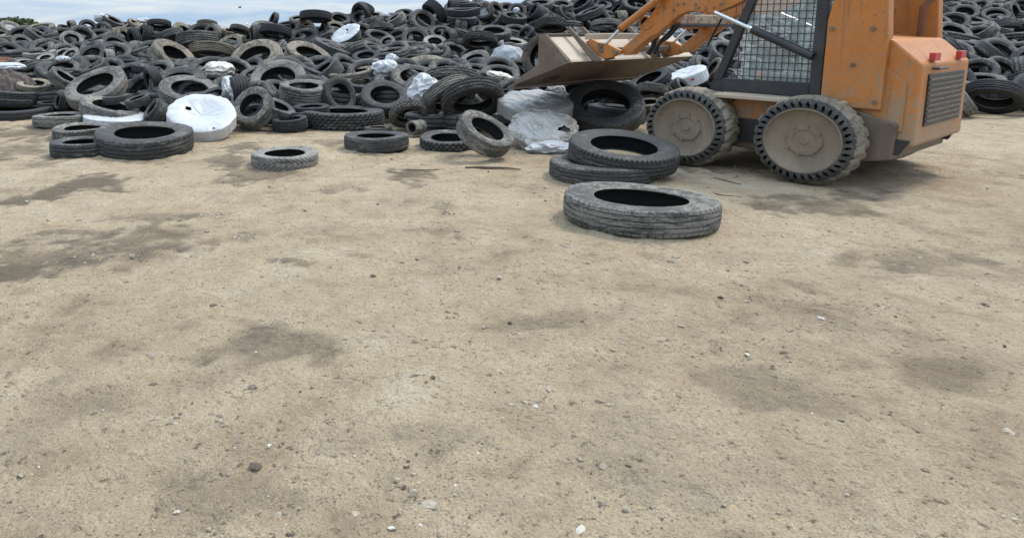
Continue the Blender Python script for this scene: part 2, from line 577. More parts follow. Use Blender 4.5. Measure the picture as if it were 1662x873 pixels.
def stone(x, y, s, tone):
    b = len(sv)
    q = Quaternion((rng.gauss(0, 1), rng.gauss(0, 1), rng.gauss(0, 1), rng.gauss(0, 1))).normalized()
    sx, sy, sz = rng.uniform(0.7, 1.5), rng.uniform(0.5, 1.0), rng.uniform(0.3, 0.7)
    z0 = gh(x, y) + s * 0.02
    for c in ICOV:
        w = c * rng.uniform(0.6, 1.3)
        w = q @ Vector((w.x * sx, w.y * sy, w.z))
        sv.append((x + w.x * s, y + w.y * s, z0 + w.z * s * sz))
        sa.append(tone)
    sf.extend([[i + b for i in f] for f in ICOF])


cnt = 0
while cnt < 9000:
    y = 1.4 + 8.6 * rng.random() ** 1.5
    x = rng.uniform(-0.62 * y - 0.4, 1.0 * y + 0.4)
    dn = noise.noise(Vector((x * 1.3, y * 1.3, 20))) + 0.5 * noise.noise(Vector((x * 4, y * 4, 2)))
    if rng.random() > max(.06, 0.05 + 1.5 * dn):
        continue
    s = min(0.020, 0.0022 * math.exp(rng.expovariate(2.3)))
    tone = rng.choice([rng.uniform(0.3, 0.75)] * 6 + [rng.uniform(0.0, 0.25)] * 3 + [rng.uniform(0.85, 1.0)])
    stone(x, y, s, tone)
    cnt += 1
for e in CLODS:
    for k in range(70):
        u = e[0] + rng.gauss(0, 0.55) * e[2]
        v_ = e[1] + rng.gauss(0, 0.55) * e[3]
        p = on_height(u, v_, 0)
        if p.y > 10:
            continue
        stone(p.x, p.y, rng.uniform(0.004, 0.015), rng.choice([rng.uniform(0.05, 0.3), rng.uniform(0.3, 0.8), rng.uniform(0.3, .95)]))
for (u, v_, s) in [(918, 403, .03), (1089, 425, .022), (478, 424, .02), (742, 378, .024), (955, 430, .02), (130, 357, .03), (1085, 440, .02), (54, 309, .03), (755, 309, .03), (880, 392, .018)]:
    p = on_height(u, v_, 0)
    stone(p.x, p.y, s, rng.uniform(0.3, 0.9))
sme = mesh('gravel', sv, sf, M['stone'], smooth=False)
a_ = sme.attributes.new('tone', 'FLOAT', 'POINT')
a_.data.foreach_set('value', sa)
tag(obj('gravel', sme), 'loose stones and dry clods scattered over the yard', 'gravel', kind='stuff')

# ------------------------------------------------------------------ sticks
def stick(pts, rad, label, name='stick', cat='stick', mat='wood'):
    ps = []
    for k, (u, v) in enumerate(pts):
        p = on_height(u, v, 0.0)
        p.z = gh(p.x, p.y) + max(rad) * 0.9
        ps.append(p)
    o = ps[len(ps) // 2].copy()
    m = MB().tube([p - o for p in ps], rad, 8)
    ob = m.build(name, M[mat], smooth=True)
    ob.location = o
    tag(ob, label, cat)


stick([(755, 272), (775, 271.5), (800, 272.5), (822, 273), (845, 275.5)], [.010, .012, .011, .009, .005], 'thin brown stick lying on the sand below the leaning dusty tyre')
stick([(1158, 291.5), (1172, 295), (1187, 299), (1202, 303)], [.004, .005, .004, .003], 'thin pale twig lying on the sand below the loader wheel')
stick([(1160, 318), (1175, 321.5), (1202, 324)], [.003, .004, .003], 'fine dark wire lying on the sand right of the front truck tyre', 'wire', 'wire', 'hose')
stick([(660, 273.5), (690, 274.5), (722, 273)], [.004, .005, .003], 'short broken twig lying beside the dark damp patch on the sand')
# ------------------------------------------------------------------ tyre meshes (unit: diameter 1, width 1, axis z)
SIDE = [(.302, .37), (.312, .408), (.330, .440), (.338, .437), (.362, .468), (.398, .492), (.404, .498), (.412, .488), (.440, .482), (.446, .487), (.462, .472), (.476, .452)]
INNER = [(.302, .37), (.306, .33), (.335, .352), (.38, .415), (.425, .42), (.458, .34), (.474, .20), (.478, 0.0)]
WARPS = [  # (oval, phase, saddle, phase, dent, angle)
    (0.006, 0.4, 0.000, 0.0, 0.00, 0.0), (0.030, 1.2, 0.05, 0.5, 0.035, 2.0), (0.045, 2.2, -0.09, 1.4, 0.07, 4.4)]


def warp(x, y, z, k):
    ov, p1, sd, p2, dn, a0 = WARPS[k]
    r = math.hypot(x, y)
    if r < 1e-6:
        return (x, y, z)
    th = math.atan2(y, x)
    d = (th - a0 + PI) % (2 * PI) - PI
    f = 1 + ov * math.cos(2 * (th - p1)) - dn * math.exp(-(d / 0.55) ** 2)
    z2 = z + sd * math.sin(2 * th + p2) * (r / 0.5) ** 2
    z2 *= 1 + 0.9 * dn * math.exp(-(d / 0.6) ** 2) - 0.35 * max(0, ov) * math.sin(3 * th + p2)
    return (x * f, y * f, z2)


def tread_h(kind, th, s):
    """0 = tread surface, 1 = bottom of a groove; s in -1..1 across the tread"""
    g = 0.0
    a = abs(s)
    if kind == 'a':                                   # long ribs
        for c in (-.62, -.22, .22, .62):
            if abs(s - c) < .068:
                g = 1.0
        if a > .70 and (th * 44 / (2 * PI)) % 1 < .16:
            g = max(g, .55)
    elif kind == 'b':                                 # ribs with cuts across
        for c in (-.58, 0, .58):
            if abs(s - c) < .068:
                g = 1.0
        q = (th * 56 / (2 * PI) + s * .8) % 1
        if q < .17 and a > .25:
            g = max(g, .7)
        if a > .80 and (th * 56 / (2 * PI)) % 1 < .3:
            g = 1.0
    elif kind == 'c':                                 # staggered blocks
        row = int((s + 1) / 2 * 5 - 1e-6)
        fr = (s + 1) / 2 * 5 - row
        if fr < .14 and row > 0:
            g = 1.0
        q = (th * 46 / (2 * PI) + (0.5 if row % 2 else 0) + .15 * math.sin(fr * 6)) % 1
        if q < .22:
            g = 1.0
    elif kind == 'z':                                 # arrow shaped winter tread
        q = (th * 40 / (2 * PI) + a * 1.6) % 1
        if q < .24 and a > .08:
            g = 1.0
        if abs(a - .45) < .05:
            g = 1.0
    elif kind == 'n':                                 # coarse knobs
        row = int((s + 1) / 2 * 4 - 1e-6)
        fr = (s + 1) / 2 * 4 - row
        if fr < .2 and row > 0:
            g = 1.6
        q = (th * 32 / (2 * PI) + (0.5 if row % 2 else 0)) % 1
        if q < .34:
            g = 1.6
    elif kind == 'h':                                 # heavy truck ribs with fine cuts and a slotted shoulder
        for c in (-.66, -.24, .24, .66):
            if abs(s - c - .012 * math.sin(th * 60)) < .034:
                g = 1.0
        q = (th * 78 / (2 * PI) + s * .5) % 1
        if q < .14 and a < .62:
            g = max(g, .22)
        if a > .72 and (th * 62 / (2 * PI)) % 1 < .24:
            g = max(g, .6)
    elif kind == 'q':                                 # square blocks at the shoulder, worn middle
        if abs(a - .70) < .045 or abs(a - .22) < .035:
            g = .9
        q = (th * 70 / (2 * PI) + (.5 if s > 0 else 0)) % 1
        if a > .70 and q < .30:
            g = 1.0
        if a <= .66 and (th * 70 / (2 * PI) + s) % 1 < .14 and noise.noise(Vector((math.cos(th) * 4, math.sin(th) * 4, s * 2))) > -.1:
            g = max(g, .5)
    elif kind == 's':                                 # worn nearly bald
        for c in (-.4, .4):
            if abs(s - c) < .045:
                g = .35
    return g


def strip(prof, N, k, flip=False, hfun=None):
    vs, fs = [], []
    m = len(prof)
    for i in range(N):
        th = 2 * PI * i / N
        for (r, z) in prof:
            rr = r
            if hfun:
                rr = r - hfun(th, z)
            vs.append(warp(rr * math.cos(th), rr * math.sin(th), z, k))
    for i in range(N):
        j = (i + 1) % N
        for c in range(m - 1):
            q = (i * m + c, j * m + c, j * m + c + 1, i * m + c + 1)
            fs.append(q[::-1] if flip else q)
    return vs, fs


def tread_prof(nz):
    pts = [(.476, -.452), (.486, -.436)]
    for i in range(nz + 1):
        s = -1 + 2 * i / nz
        pts.append((.5 - .007 * s * s - .004 * s ** 6, s * .425))
    return pts + [(.486, .436), (.476, .452)]


def tread_strip(kind, N, nz, k, depth=.021):
    def hf(th, z):
        s = max(-1, min(1, z / .425))
        if abs(z) > .445:
            return 0
        return depth * tread_h(kind, th, s)
    return strip(tread_prof(nz), N, k, False, hf)


def side_strip(sign, N, k):
    p = [(r, sign * z) for r, z in SIDE]
    return strip(p, N, k, flip=(sign > 0))


def inner_strip(N, k):
    p = [(r, -z) for r, z in INNER] + [(r, z) for r, z in INNER[::-1]][1:]
    return strip(p, N, k, flip=True)


_cache = {}


def tyre_parts(kind, k, hi):
    """four meshes: tread, two sidewalls, inner liner"""
    key = (kind, k, hi)
    if key not in _cache:
        N = 480 if hi else 180
        nz = 64 if hi else 32
        _cache[key] = (
            mesh('tread', *tread_strip(kind, N, nz, k, .013 if hi else .021), M['rubber'], True, 32),
            mesh('sidewall', *side_strip(1, 96, k), M['rubber'], True, 50),
            mesh('sidewall', *side_strip(-1, 96, k), M['rubber'], True, 50),
            mesh('inner_liner', *inner_strip(72, k), M['liner'], True, 60))
    return _cache[key]


def tyre_single(kind, k):
    key = (kind, k)
    if key not in _cache:
        b = MB()
        b.add(*tread_strip(kind, 150, 28, k))
        b.add(*side_strip(1, 75, k))
        b.add(*side_strip(-1, 75, k))
        nf = len(b.f)
        b.add(*inner_strip(72, k))
        me = mesh('tyre', b.v, b.f, M['rubber'], True, 38)
        me.materials.append(M['liner'])
        me.polygons.foreach_set('material_index', [0] * nf + [1] * (len(b.f) - nf))
        _cache[key] = me
    return _cache[key]


def rim_mesh():
    if 'rim' not in _cache:
        p = [(.318, .36), (.300, .35), (.288, .30), (.280, .18), (.262, .14), (.20, .20), (.13, .22), (.085, .17), (.07, .26), (.0005, .27)]
        _cache['rim'] = mesh('rim', *strip(p, 64, 0, True), M['rim_steel'], True, 40)
        # bolt holes ring as raised nuts
    return _cache['rim']


TONES = {  # dust colour and amount
    'k': ((.125, .117, .106), .30), 'd': ((.210, .193, .168), .50), 'g': ((.260, .238, .202), .65),
    't': ((.285, .238, .176), .68), 'p': ((.320, .296, .255), .76), 'b': ((.185, .142, .104), .62), 'r': ((.22, .085, .042), .80)}


def paint(o, tone, rnd):
    c, a = TONES[tone]
    f = rnd.uniform(.86, 1.14)
    o.color = (c[0] * f, c[1] * f, c[2] * f, max(.05, min(.98, a + rnd.uniform(-.07, .07))))


def pose(center, nrm, D, w, spin, ov=0.0):
    q = Vector(nrm).to_track_quat('Z', 'Y') @ Quaternion((0, 0, 1), spin)
    return Matrix.Translation(center) @ q.to_matrix().to_4x4() @ Matrix.Diagonal((D * (1 + ov), D * (1 - ov), w, 1))


def make_tyre(name, mat4, kind, k, tone, parts, rnd, hi=False, rim=None):
    if parts:
        root = empty(name)
        root.matrix_world = mat4
        for nm, me in zip(('tread', 'sidewall', 'sidewall', 'inner_liner'), tyre_parts(kind, k, hi)):
            c = obj(nm, me, root)
        cols = root
        paint(root, tone, rnd)
        for c in root.children:
            c.color = root.color
    else:
        root = obj(name, tyre_single(kind, k))
        root.matrix_world = mat4
        paint(root, tone, rnd)
    if rim:
        me = rim_mesh().copy()
        me.materials[0] = M[rim]
        obj('rim', me, root)
    return root


# ------------------------------------------------------------------ plastic wrapped tyres
def cover_mesh(name, seed, mat, sag=.22, fold=.02, hole=None, open_bottom=False, diag=False, crease=.25, radial=1.0):
    prof = []
    for i in range(22):
        r = .40 * i / 21
        z = .50 - sag * max(0.0, 1 - (r / .36) ** 2) ** 1.3
        prof.append((r, z))
    for a in range(1, 12):
        w = PI / 2 * a / 11
        prof.append((.40 + .118 * math.sin(w), .50 - .14 * (1 - math.cos(w))))
    for i in range(1, 11):
        prof.append((.518, .36 - .72 * i / 10))
    for a in range(1, 9):
        w = PI / 2 * a / 8
        prof.append((.518 - .118 * (1 - math.cos(w)), -.36 - .14 * math.sin(w)))
    for i in range(1, 8):
        prof.append((.40 * (1 - i / 7.5), -.50 + .12 * i / 7))
    N = 160
    m = len(prof)
    vs, fs = [], []
    for i in range(N):
        th = 2 * PI * i / N
        cx, cy = math.cos(th), math.sin(th)
        for c, (r, z) in enumerate(prof):
            p = Vector((cx * 1.6, cy * 1.6, seed))
            ra = noise.noise(Vector((cx * 4.5 + seed, cy * 4.5, r * 2.2)))           # radial folds
            ra2 = 1 - abs(noise.noise(Vector((cx * 9 + seed, cy * 9, r * 3.5 + z)))) * 2
            cr = 1 - 2 * abs(noise.noise(Vector((cx * r * 6 + seed, cy * r * 6, z * 2 + seed))))
            dg = 0
            if diag:
                dg = (1 - 2 * abs(noise.noise(Vector((cx * r * 7 + cy * r * 4 + seed + .8 * noise.noise(Vector((cx * r * 4, cy * r * 4, seed))), cy * r * 2 - cx * r, seed))))) * 1.3
            dz = fold * (radial * (0.9 * ra * min(1, r / .12) + 0.45 * ra2 * min(1, r / .30)) + crease * cr + dg)
            lo = noise.noise(p) * 0.03
            if r < .40 and z > 0:
                vs.append((cx * r, cy * r, z + 2.6 * dz + lo * 2))
            else:
                k = 1 + (0.7 * dz + lo + .010 * ra + .005 * ra2) / max(r, .2)
                vs.append((cx * r * k, cy * r * k, z + (1.6 * dz if z > .3 else 0)))
    for i in range(N):
        j = (i + 1) % N
        for c in range(m - 1):
            if hole:
                skip = False
                r, z = prof[c]
                for (ha, hr, hs) in hole:
                    th = 2 * PI * i / N
                    x, y = r * math.cos(th) - hr * math.cos(ha), r * math.sin(th) - hr * math.sin(ha)
                    d = math.hypot(x, y) * (1 + .45 * noise.noise(Vector((x * 22, y * 22, seed))))
                    if d < hs and z > -.2:
                        skip = True
                if skip:
                    continue
            fs.append((i * m + c, i * m + c + 1, j * m + c + 1, j * m + c))
    return mesh(name, vs, fs, mat, True)


def crumple(name, seed, mat, amp=.22, sub=5, flat=0.0):
    bm = bmesh.new()
    bmesh.ops.create_icosphere(bm, subdivisions=sub, radius=1)
    for v in bm.verts:
        p = v.co.copy()
        s = Vector((seed * 3.7, seed * 1.3, seed))
        a = noise.noise(p * 1.1 + s)
        r1 = 1 - 2 * abs(noise.noise(p * 1.9 + s))
        r2 = 1 - 2 * abs(noise.noise(p * 4.1 + s * 2))
        r3 = 1 - 2 * abs(noise.noise(p * 9.0 + s * 3))
        f = 1 + amp * (0.9 * a + 0.70 * r1 + 0.24 * r2 + 0.03 * r3)
        v.co = p * f
    me = bpy.data.meshes.new(name)
    bm.to_mesh(me)
    bm.free()
    me.polygons.foreach_set('use_smooth', [True] * len(me.polygons))
    me.set_sharp_from_angle(angle=math.radians(38))
    me.materials.append(mat)
    return me
# ------------------------------------------------------------------ the heap: where its surface lies


VTOP = [(-60, 52), (0, 48), (40, 44), (70, 47), (100, 46), (140, 40), (180, 34), (210, 39), (250, 37), (280, 42), (330, 44), (365, 50), (400, 54), (435, 38), (500, 34), (550, 27), (590, 20), (625, 26), (660, 19), (690, 15), (720, 14), (735, 0), (780, 0), (800, 9), (850, 6), (880, -2), (960, -14), (1100, -22), (1750, -30)]
TOFF = [(-30, -0.35), (0, 0.0), (50, .75), (80, 1.25), (110, 2.4), (140, 5.2), (160, 7.4), (200, 9.2), (240, 10.2)]


def front_depth(u):
    return depth_of(on_height(u, interp(u, VFRONT), 0.0))


def heap_depth(u, v):
    return front_depth(u) + interp(interp(u, VFRONT) - v, TOFF)


# tyres traced from the photograph. u v width ratio lean-direction | tyre width, tone, tread, flags
#   G = lies on the ground, T = truck size, d+x / d-x = nearer / farther, R/Q = steel / rusty rim, P0..2 warp
DATA = '''
18 43 34 .52 66 .24 g a R
22 56 44 .12 100 .20 t s
64 43 47 .24 105 .20 t a
72 55 44 .10 110 .20 d s
78 65 43 .10 110 .22 d s
37.5 69 38 .64 60 .22 d a
116.5 63 38 .70 80 .24 g b
139 58 32 .62 45 .2 t a d-.4
112 43 19 .35 190 .5 g b
143.5 43 30 .75 70 .24 k a
100 49 22 .3 80 .25 k s d-.3
104 43 20 .3 80 .25 d b d-.5
166 50 27 .78 205 .34 d b
186 32 38 .22 64 .26 d a
193 48 24 .4 100 .2 t a d-.4
202 61 33 .72 25 .3 t b
188 69 47 .5 75 .24 k a d-.2
12 79 43 .4 95 .2 k b
3 67 20 .5 80 .2 d a
10 99 37 .36 90 .2 r s Q
70 76 36 .3 94 .2 p s
64 84 52 .10 99 .20 p b
73 93 28 .42 110 .2 p a
43 100 35 .26 90 .2 g s
101 86 28 .55 120 .25 p b d-.25
113 88 30 .55 124 .2 p a
80 104 44 .36 104 .22 k a
98 109 64 .40 105 .20 d a P1
92 70 20 .5 180 .3 d s
146 71 44 .12 112 .22 g s
147 87 50 .55 120 .22 d a
169 93 26 .28 178 .55 p a
150 106 46 .18 122 .42 d c
153 133.5 100 .45 114 .24 g s P1 d+.15
108 123 50 .3 55 .36 g b
43 113 54 .3 88 .18 d a
55 134 54 .27 92 .18 t a
30 145 84 .13 92 .19 d a P1
25 159 64 .12 90 .2 k b
22 175 118 .10 90 .14 k s G
93 164 30 .32 170 .55 d b
80 166 36 .12 90 .22 k s d-.25
78 155 32 .12 88 .22 d a d-.35
85 144 34 .12 90 .25 k a d-.4
97 186 86 .2 90 .22 g s P1 G
181 171 96 .26 79 .20 g s P2 d+.1
183 154 52 .14 97 .26 d a
244 177 42 .24 146 .62 d b d+.1
325 166 86 .45 92 .2 d a d-.2
290 130 90 .5 100 .22 d a
308 141 98 .43 87 .20 g a d+.1
241 133 44 .36 200 .4 k s
222 158 42 .18 110 .34 d b
238 106 46 .14 85 .26 k s
215 95 54 .09 91 .26 k a
226 58 42 .22 162 .4 k n
213 66 40 .3 190 .3 k b d-.2
248 62 44 .17 118 .3 k n
258 45 40 .34 270 .22 d a
221 37 26 .3 62 .24 t b
212 43 32 .35 110 .2 t a d-.2
203 38 24 .2 85 .26 k s d-.5
303 51 44 .48 54 .36 t s P1
336 43 34 .3 268 .2 t n d-.3
332 48 30 .3 262 .2 g a
340 55 36 .55 165 .34 g s
372 69 44 .56 110 .26 t a
388 52 32 .3 255 .25 d s
373 49 24 .3 80 .25 t b d-.5
277 63 46 .18 290 .26 d s
322 79 72 .27 277 .30 d a
288 89 86 .40 51 .30 t s P2
346 91 76 .17 265 .22 t a
350 101 50 .3 90 .22 k s d-.3
412 90 88 .58 118 .26 t s P1
370 150 50 .42 187 .62 k a
451 125 96 .62 97 .24 g b P1
505 85 82 .36 70 .30 t s
430 44 44 .5 84 .2 d b
441 31 24 .35 160 .35 d s
466 37 40 .14 97 .24 k s
483 29 28 .3 95 .2 t a d-.4
512 34 52 .2 268 .26 k s
551 29 37 .52 84 .24 d a
499 50 37 .82 30 .24 b s
475 47 26 .4 185 .35 b b
546 45 36 .6 62 .3 t a
522 50 28 .3 170 .4 k s d-.2
447 58 52 .22 262 .26 k s
408 58 34 .22 182 .52 d a
545 73 74 .14 70 .26 d a
583 24 36 .8 205 .3 k s
590 20 33 .45 250 .3 d a d-.2
594 34 38 .15 116 .32 d b
601 74 40 .66 85 .24 d a
593 89 46 .38 95 .2 k b
519 112 66 .22 128 .40 d b
570 114 88 .12 97 .24 t a P1
587 100 58 .12 100 .25 g a d-.2
555 153 60 .82 28 .40 d a d-.05
625 152 78 .6 88 .24 d a
586 131 54 .36 88 .24 d a d-.2
673 122 77 .52 82 .28 d a P1
692 106 74 .5 88 .24 t b d-.1
735 138 92 .3 268 .20 g b d-.1
733 166 90 .5 300 .26 g a
768 172 102 .52 278 .24 d b d+.12
664 191 64 .55 282 .22 d n d+.1
667 208.5 25 .72 188 1.05 g s d+.25
556 182 136 .12 90 .195 d c TP0
613 205 46 .2 90 .16 d s G
407 185 72 .72 128 .34 g b P1 d+.1
404 182 46 .3 118 .42 k s d+.05
470 201 58 .2 96 .34 k b
452 170 62 .3 70 .30 d a d+.2
505 171 60 .16 92 .30 k a
345 152 60 .35 110 .28 d b
493 136 82 .22 88 .33 g a
476 181 48 .12 90 .26 k s
655 21 32 .42 95 .24 k s
634 30 48 .13 118 .30 g b
688 32 46 .68 58 .34 d a
700 26 45 .42 222 .36 k a d-.1
606 24 34 .3 95 .24 t s d-.3
605 32 30 .35 110 .26 d b
648 37 30 .4 95 .26 b s d-.3
650 48 30 .32 95 .26 b s
619 52 42 .32 268 .24 d s
674 61 48 .72 85 .24 d b
716 51 39 .55 84 .24 d a
731 43 34 .32 95 .26 b s d-.3
706 66 38 .52 86 .24 p s
725 62 28 .42 190 .5 d s
627 67 28 .6 118 .26 g s d-.15
651 69 50 .1 96 .27 d s
655 79 48 .1 96 .27 d s
724 82 52 .13 63 .27 g s
738 79 40 .4 266 .22 b b
692 80 38 .3 92 .25 k s
738 42 30 .18 184 .62 g b
771 37 30 .6 38 .50 d b
757 54 44 .12 63 .25 d s
802 48 56 .30 86 .26 d a
780 73 62 .32 268 .22 d b
770 97 55 .58 98 .30 g a
749 67 28 .5 90 .26 b s d-.2
751 4 45 .1 90 .26 k s
752 14 56 .08 90 .22 k a
728 14 30 .2 182 .55 k b d-.1
750 27 49 .12 86 .24 k s d+.1
788 7 30 .2 80 .3 k s d-.3
786 18 31 .7 118 .26 k a R
807 17 33 .68 42 .36 b s
839 17 33 .7 84 .26 k a
835 24 42 .28 80 .33 k s d+.1
863 18 34 .3 146 .50 k a
871 31 40 .12 120 .32 k s
897 24 34 .14 42 .36 b a
922 20 34 .5 44 .5 k a
898 38 42 .12 82 .26 k s
876 3 44 .22 88 .24 d s
911 5 38 .32 84 .3 d s
941 5 40 .4 120 .3 k b
957 16 48 .14 110 .27 d s
970 29 46 .6 78 .34 k s
985 48 52 .34 266 .2 g s
972 55 34 .3 268 .22 d a
998 14 40 .22 134 .42 k s
1013 14 34 .3 262 .24 k a d-.2
1034 3 48 .52 80 .26 k a
1029 26 44 .58 108 .28 d b
1000 32 28 .22 184 .55 t c
972 5 42 .4 80 .24 k s d-.3
1046 48 40 .4 95 .24 k s d-.2
1060 18 46 .4 100 .24 d a d-.3
894 49 54 .3 268 .26 d a
850 54 34 .5 134 .34 k s
866 61 34 .12 90 .24 k s
831 67 53 .2 86 .2 p a
838 75 44 .12 88 .24 g b
797 113 40 .35 86 .22 p s
775 121 86 .13 69 .25 d a
816 148 40 .2 90 .3 d s
793 216 94 .46 57 .29 g s
728 220 96 .26 92 .20 d n G
838 186 60 .3 90 .25 k s
836 201 56 .25 90 .25 k b
982 181 124 .62 84 .22 d s T
1000 197 92 .10 83 .28 k s d-.45
938 216 70 .2 90 .24 d s d-.1
1010 156 54 .4 266 .22 k b
1052 126 68 .34 116 .20 k b d+.2
1058 153 48 .2 262 .30 g c
1092 138 46 .24 35 .45 d a
1114 142 44 .3 35 .55 d b
1052 165 44 .32 94 .22 t s
1140 93 36 .6 150 .35 d n
1158 71 44 .25 92 .3 g a
1163 56 42 .3 96 .3 g s
1150 42 42 .3 85 .3 d s
1154 110 40 .35 150 .35 b s
1125 62 44 .4 80 .26 d a d-.3
1100 10 46 .4 80 .26 d a d-.4
1150 20 46 .5 110 .26 k a d-.4
1195 80 46 .4 100 .26 g a
1192 104 46 .5 80 .26 d s
1190 60 46 .4 80 .26 g b
235 212 152 .24 88 .235 d a G P1
134 227 102 .17 90 .235 d b G
134 204 90 .15 92 .2 g z G
462 244 113 .18 90 .20 p z G
611 217 103 .18 90 .235 d s G P1
1013 232 171 .29 82 .195 d q T
978 259 166 .2 90 .18 d h G
1040 317 234 .25 88 .192 g h G T
'''

PLACED = []           # every tyre: dict with image position and looks


def parse(line):
    a = line.split()
    d = dict(u=float(a[0]), v=float(a[1]), W=float(a[2]), r=float(a[3]), p=float(a[4]), wid=float(a[5]), tone=a[6], tread=a[7])
    fl = ' '.join(a[8:])
    d['G'] = 'G' in fl
    d['T'] = 'T' in fl
    d['R'] = 'rim_steel' if 'R' in fl else ('rust' if 'Q' in fl else None)
    d['dz'] = 0.0
    i = fl.find('d')
    if i >= 0:
        s = fl[i + 1:].split()[0]
        d['dz'] = -float(s)
    i = fl.find('P')
    d['k'] = int(fl[i + 1]) if i >= 0 else None
    return d


rnd = random.Random(11)
TYRES = [parse(x) for x in DATA.strip().splitlines()]
FINE = {(1040, 317), (1013, 232), (462, 244), (235, 212), (978, 259)}
for d in TYRES:
    u, v, W = d['u'], d['v'], d['W']
    k = d['k'] if d['k'] is not None else rnd.choice([0, 0, 0, 1, 1, 2])
    if d['G']:
        w_m = 0.13
        for _ in range(4):
            p = on_height(u, v, w_m)
            D = W * depth_of(p) / F_PX
            w_m = D * d['wid']
        n = Vector((rnd.uniform(-.02, .02), rnd.uniform(-.02, .02), 1)).normalized()
        if (u, v) == (235, 212):
            n = Vector((.045, -.10, 1)).normalized()
            p.z += .012
        if (u, v) == (134, 204):
            n = Vector((0, -.04, 1)).normalized()
        if (u, v) == (728, 220):
            n = Vector((-.02, -.10, 1)).normalized()
        p.z += gh(p.x, p.y) - .004
    else:
        if (u, v) == (1013, 232):
            p = at_depth(u, v, 5.98)
        elif (u, v) == (793, 216):
            p = at_depth(u, v, 6.86)
        elif (u, v) == (982, 181):
            p = at_depth(u, v, 8.35)
        else:
            zc = heap_depth(u, v) + d['dz']
            D = W * zc / F_PX
            lim = (0.84 if W > 66 else 0.70) if not d['T'] else 1.1
            if W < 26 and d['wid'] > .9:
                lim = 0.5
            if D > lim:
                zc += (lim / D - 1) * zc * 0.55      # share the difference between distance and size
                D = W * zc / F_PX
            p = at_depth(u, v, zc)
        D = W * depth_of(p) / F_PX
        e = (CAM - p).normalized()
        a = math.radians(d['p'])
        q = RT * math.cos(a) + UP * math.sin(a)
        q = (q - e * q.dot(e)).normalized()
        n = e * d['r'] + q * math.sqrt(max(0, 1 - d['r'] ** 2))
        w_m = D * d['wid']
    c = p - n * (w_m * 0.5)
    # keep the lowest point above the yard
    rad = D * .5 * math.sqrt(max(0, 1 - n.z ** 2)) + abs(n.z) * w_m * .5
    low = c.z - rad
    if low < 0.0 and not d['G']:
        c.z -= min(low, 0) * 0.9
    if (u, v) == (793, 216):                          # its lower edge stands on the sand
        c.z -= (c.z - rad) - .004
    ov = 0.0 if d['T'] else rnd.uniform(-.02, .02)
    m4 = pose(c, n, D, w_m, rnd.uniform(0, 6.28), ov)
    nm = 'truck_tyre' if (d['T'] or D > .83) else 'car_tyre'
    if (u, v) == (667, 208.5):
        nm = 'rubber_roller'
    parts = W >= 40
    o = make_tyre(nm, m4, d['tread'], k, d['tone'], parts, rnd, (u, v) in FINE, d['R'])
    d.update(o=o, c=c, n=n, D=D, w=w_m)
    PLACED.append(d)

# more of the heap where it runs on behind and beside the loader, and in the gaps
def loose(u, v, back, tag_):
    zc = heap_depth(u, v) + back
    D = rnd.uniform(.56, .70)
    p = at_depth(u, v, zc)
    if p.z < .12:
        p.z = .12
    n = Vector((rnd.gauss(0, .55), rnd.gauss(-.35, .5), rnd.choice([1, 1, .7, .35]))).normalized()
    w = D * rnd.uniform(.26, .34)
    rad = D * .5 * math.sqrt(max(0, 1 - n.z ** 2)) + abs(n.z) * w * .5
    p.z = max(p.z, rad)
    tone = rnd.choice('kkddddggt')
    tread = rnd.choice('aabbscs')
    o = make_tyre('car_tyre', pose(p, n, D, w, rnd.uniform(0, 6.28), rnd.uniform(-.02, .02)), tread, rnd.choice([0, 0, 1]), tone, False, rnd)
    q = proj(p)
    e = (CAM - p).normalized()
    im = n - e * n.dot(e)
    pp = math.degrees(math.atan2(im.dot(UP), im.dot(RT))) % 360
    PLACED.append(dict(u=q[0], v=q[1], W=D * F_PX / q[2], r=abs(n.dot(e)), p=pp if n.dot(e) > 0 else (pp + 180) % 360, wid=.3, tone=tone, tread=tread, o=o, c=p, n=n, D=D, w=w, G=False, T=False, R=None, loose=tag_))


EXT = []
v = 184.0
while v > 2:
    u = 1215 + rnd.uniform(0, 30)
    stepx = 0.52 * F_PX / heap_depth(1400, v)
    while u < 1720:
        if len(EXT) < 84:
            EXT.append((u + rnd.uniform(-8, 8), v + rnd.uniform(-6, 6)))
        u += stepx * rnd.uniform(.9, 1.3)
    v -= 0.40 * F_PX / heap_depth(1400, v)
for u, v in EXT:
    loose(u, v, rnd.uniform(-.05, .15), 'ext')

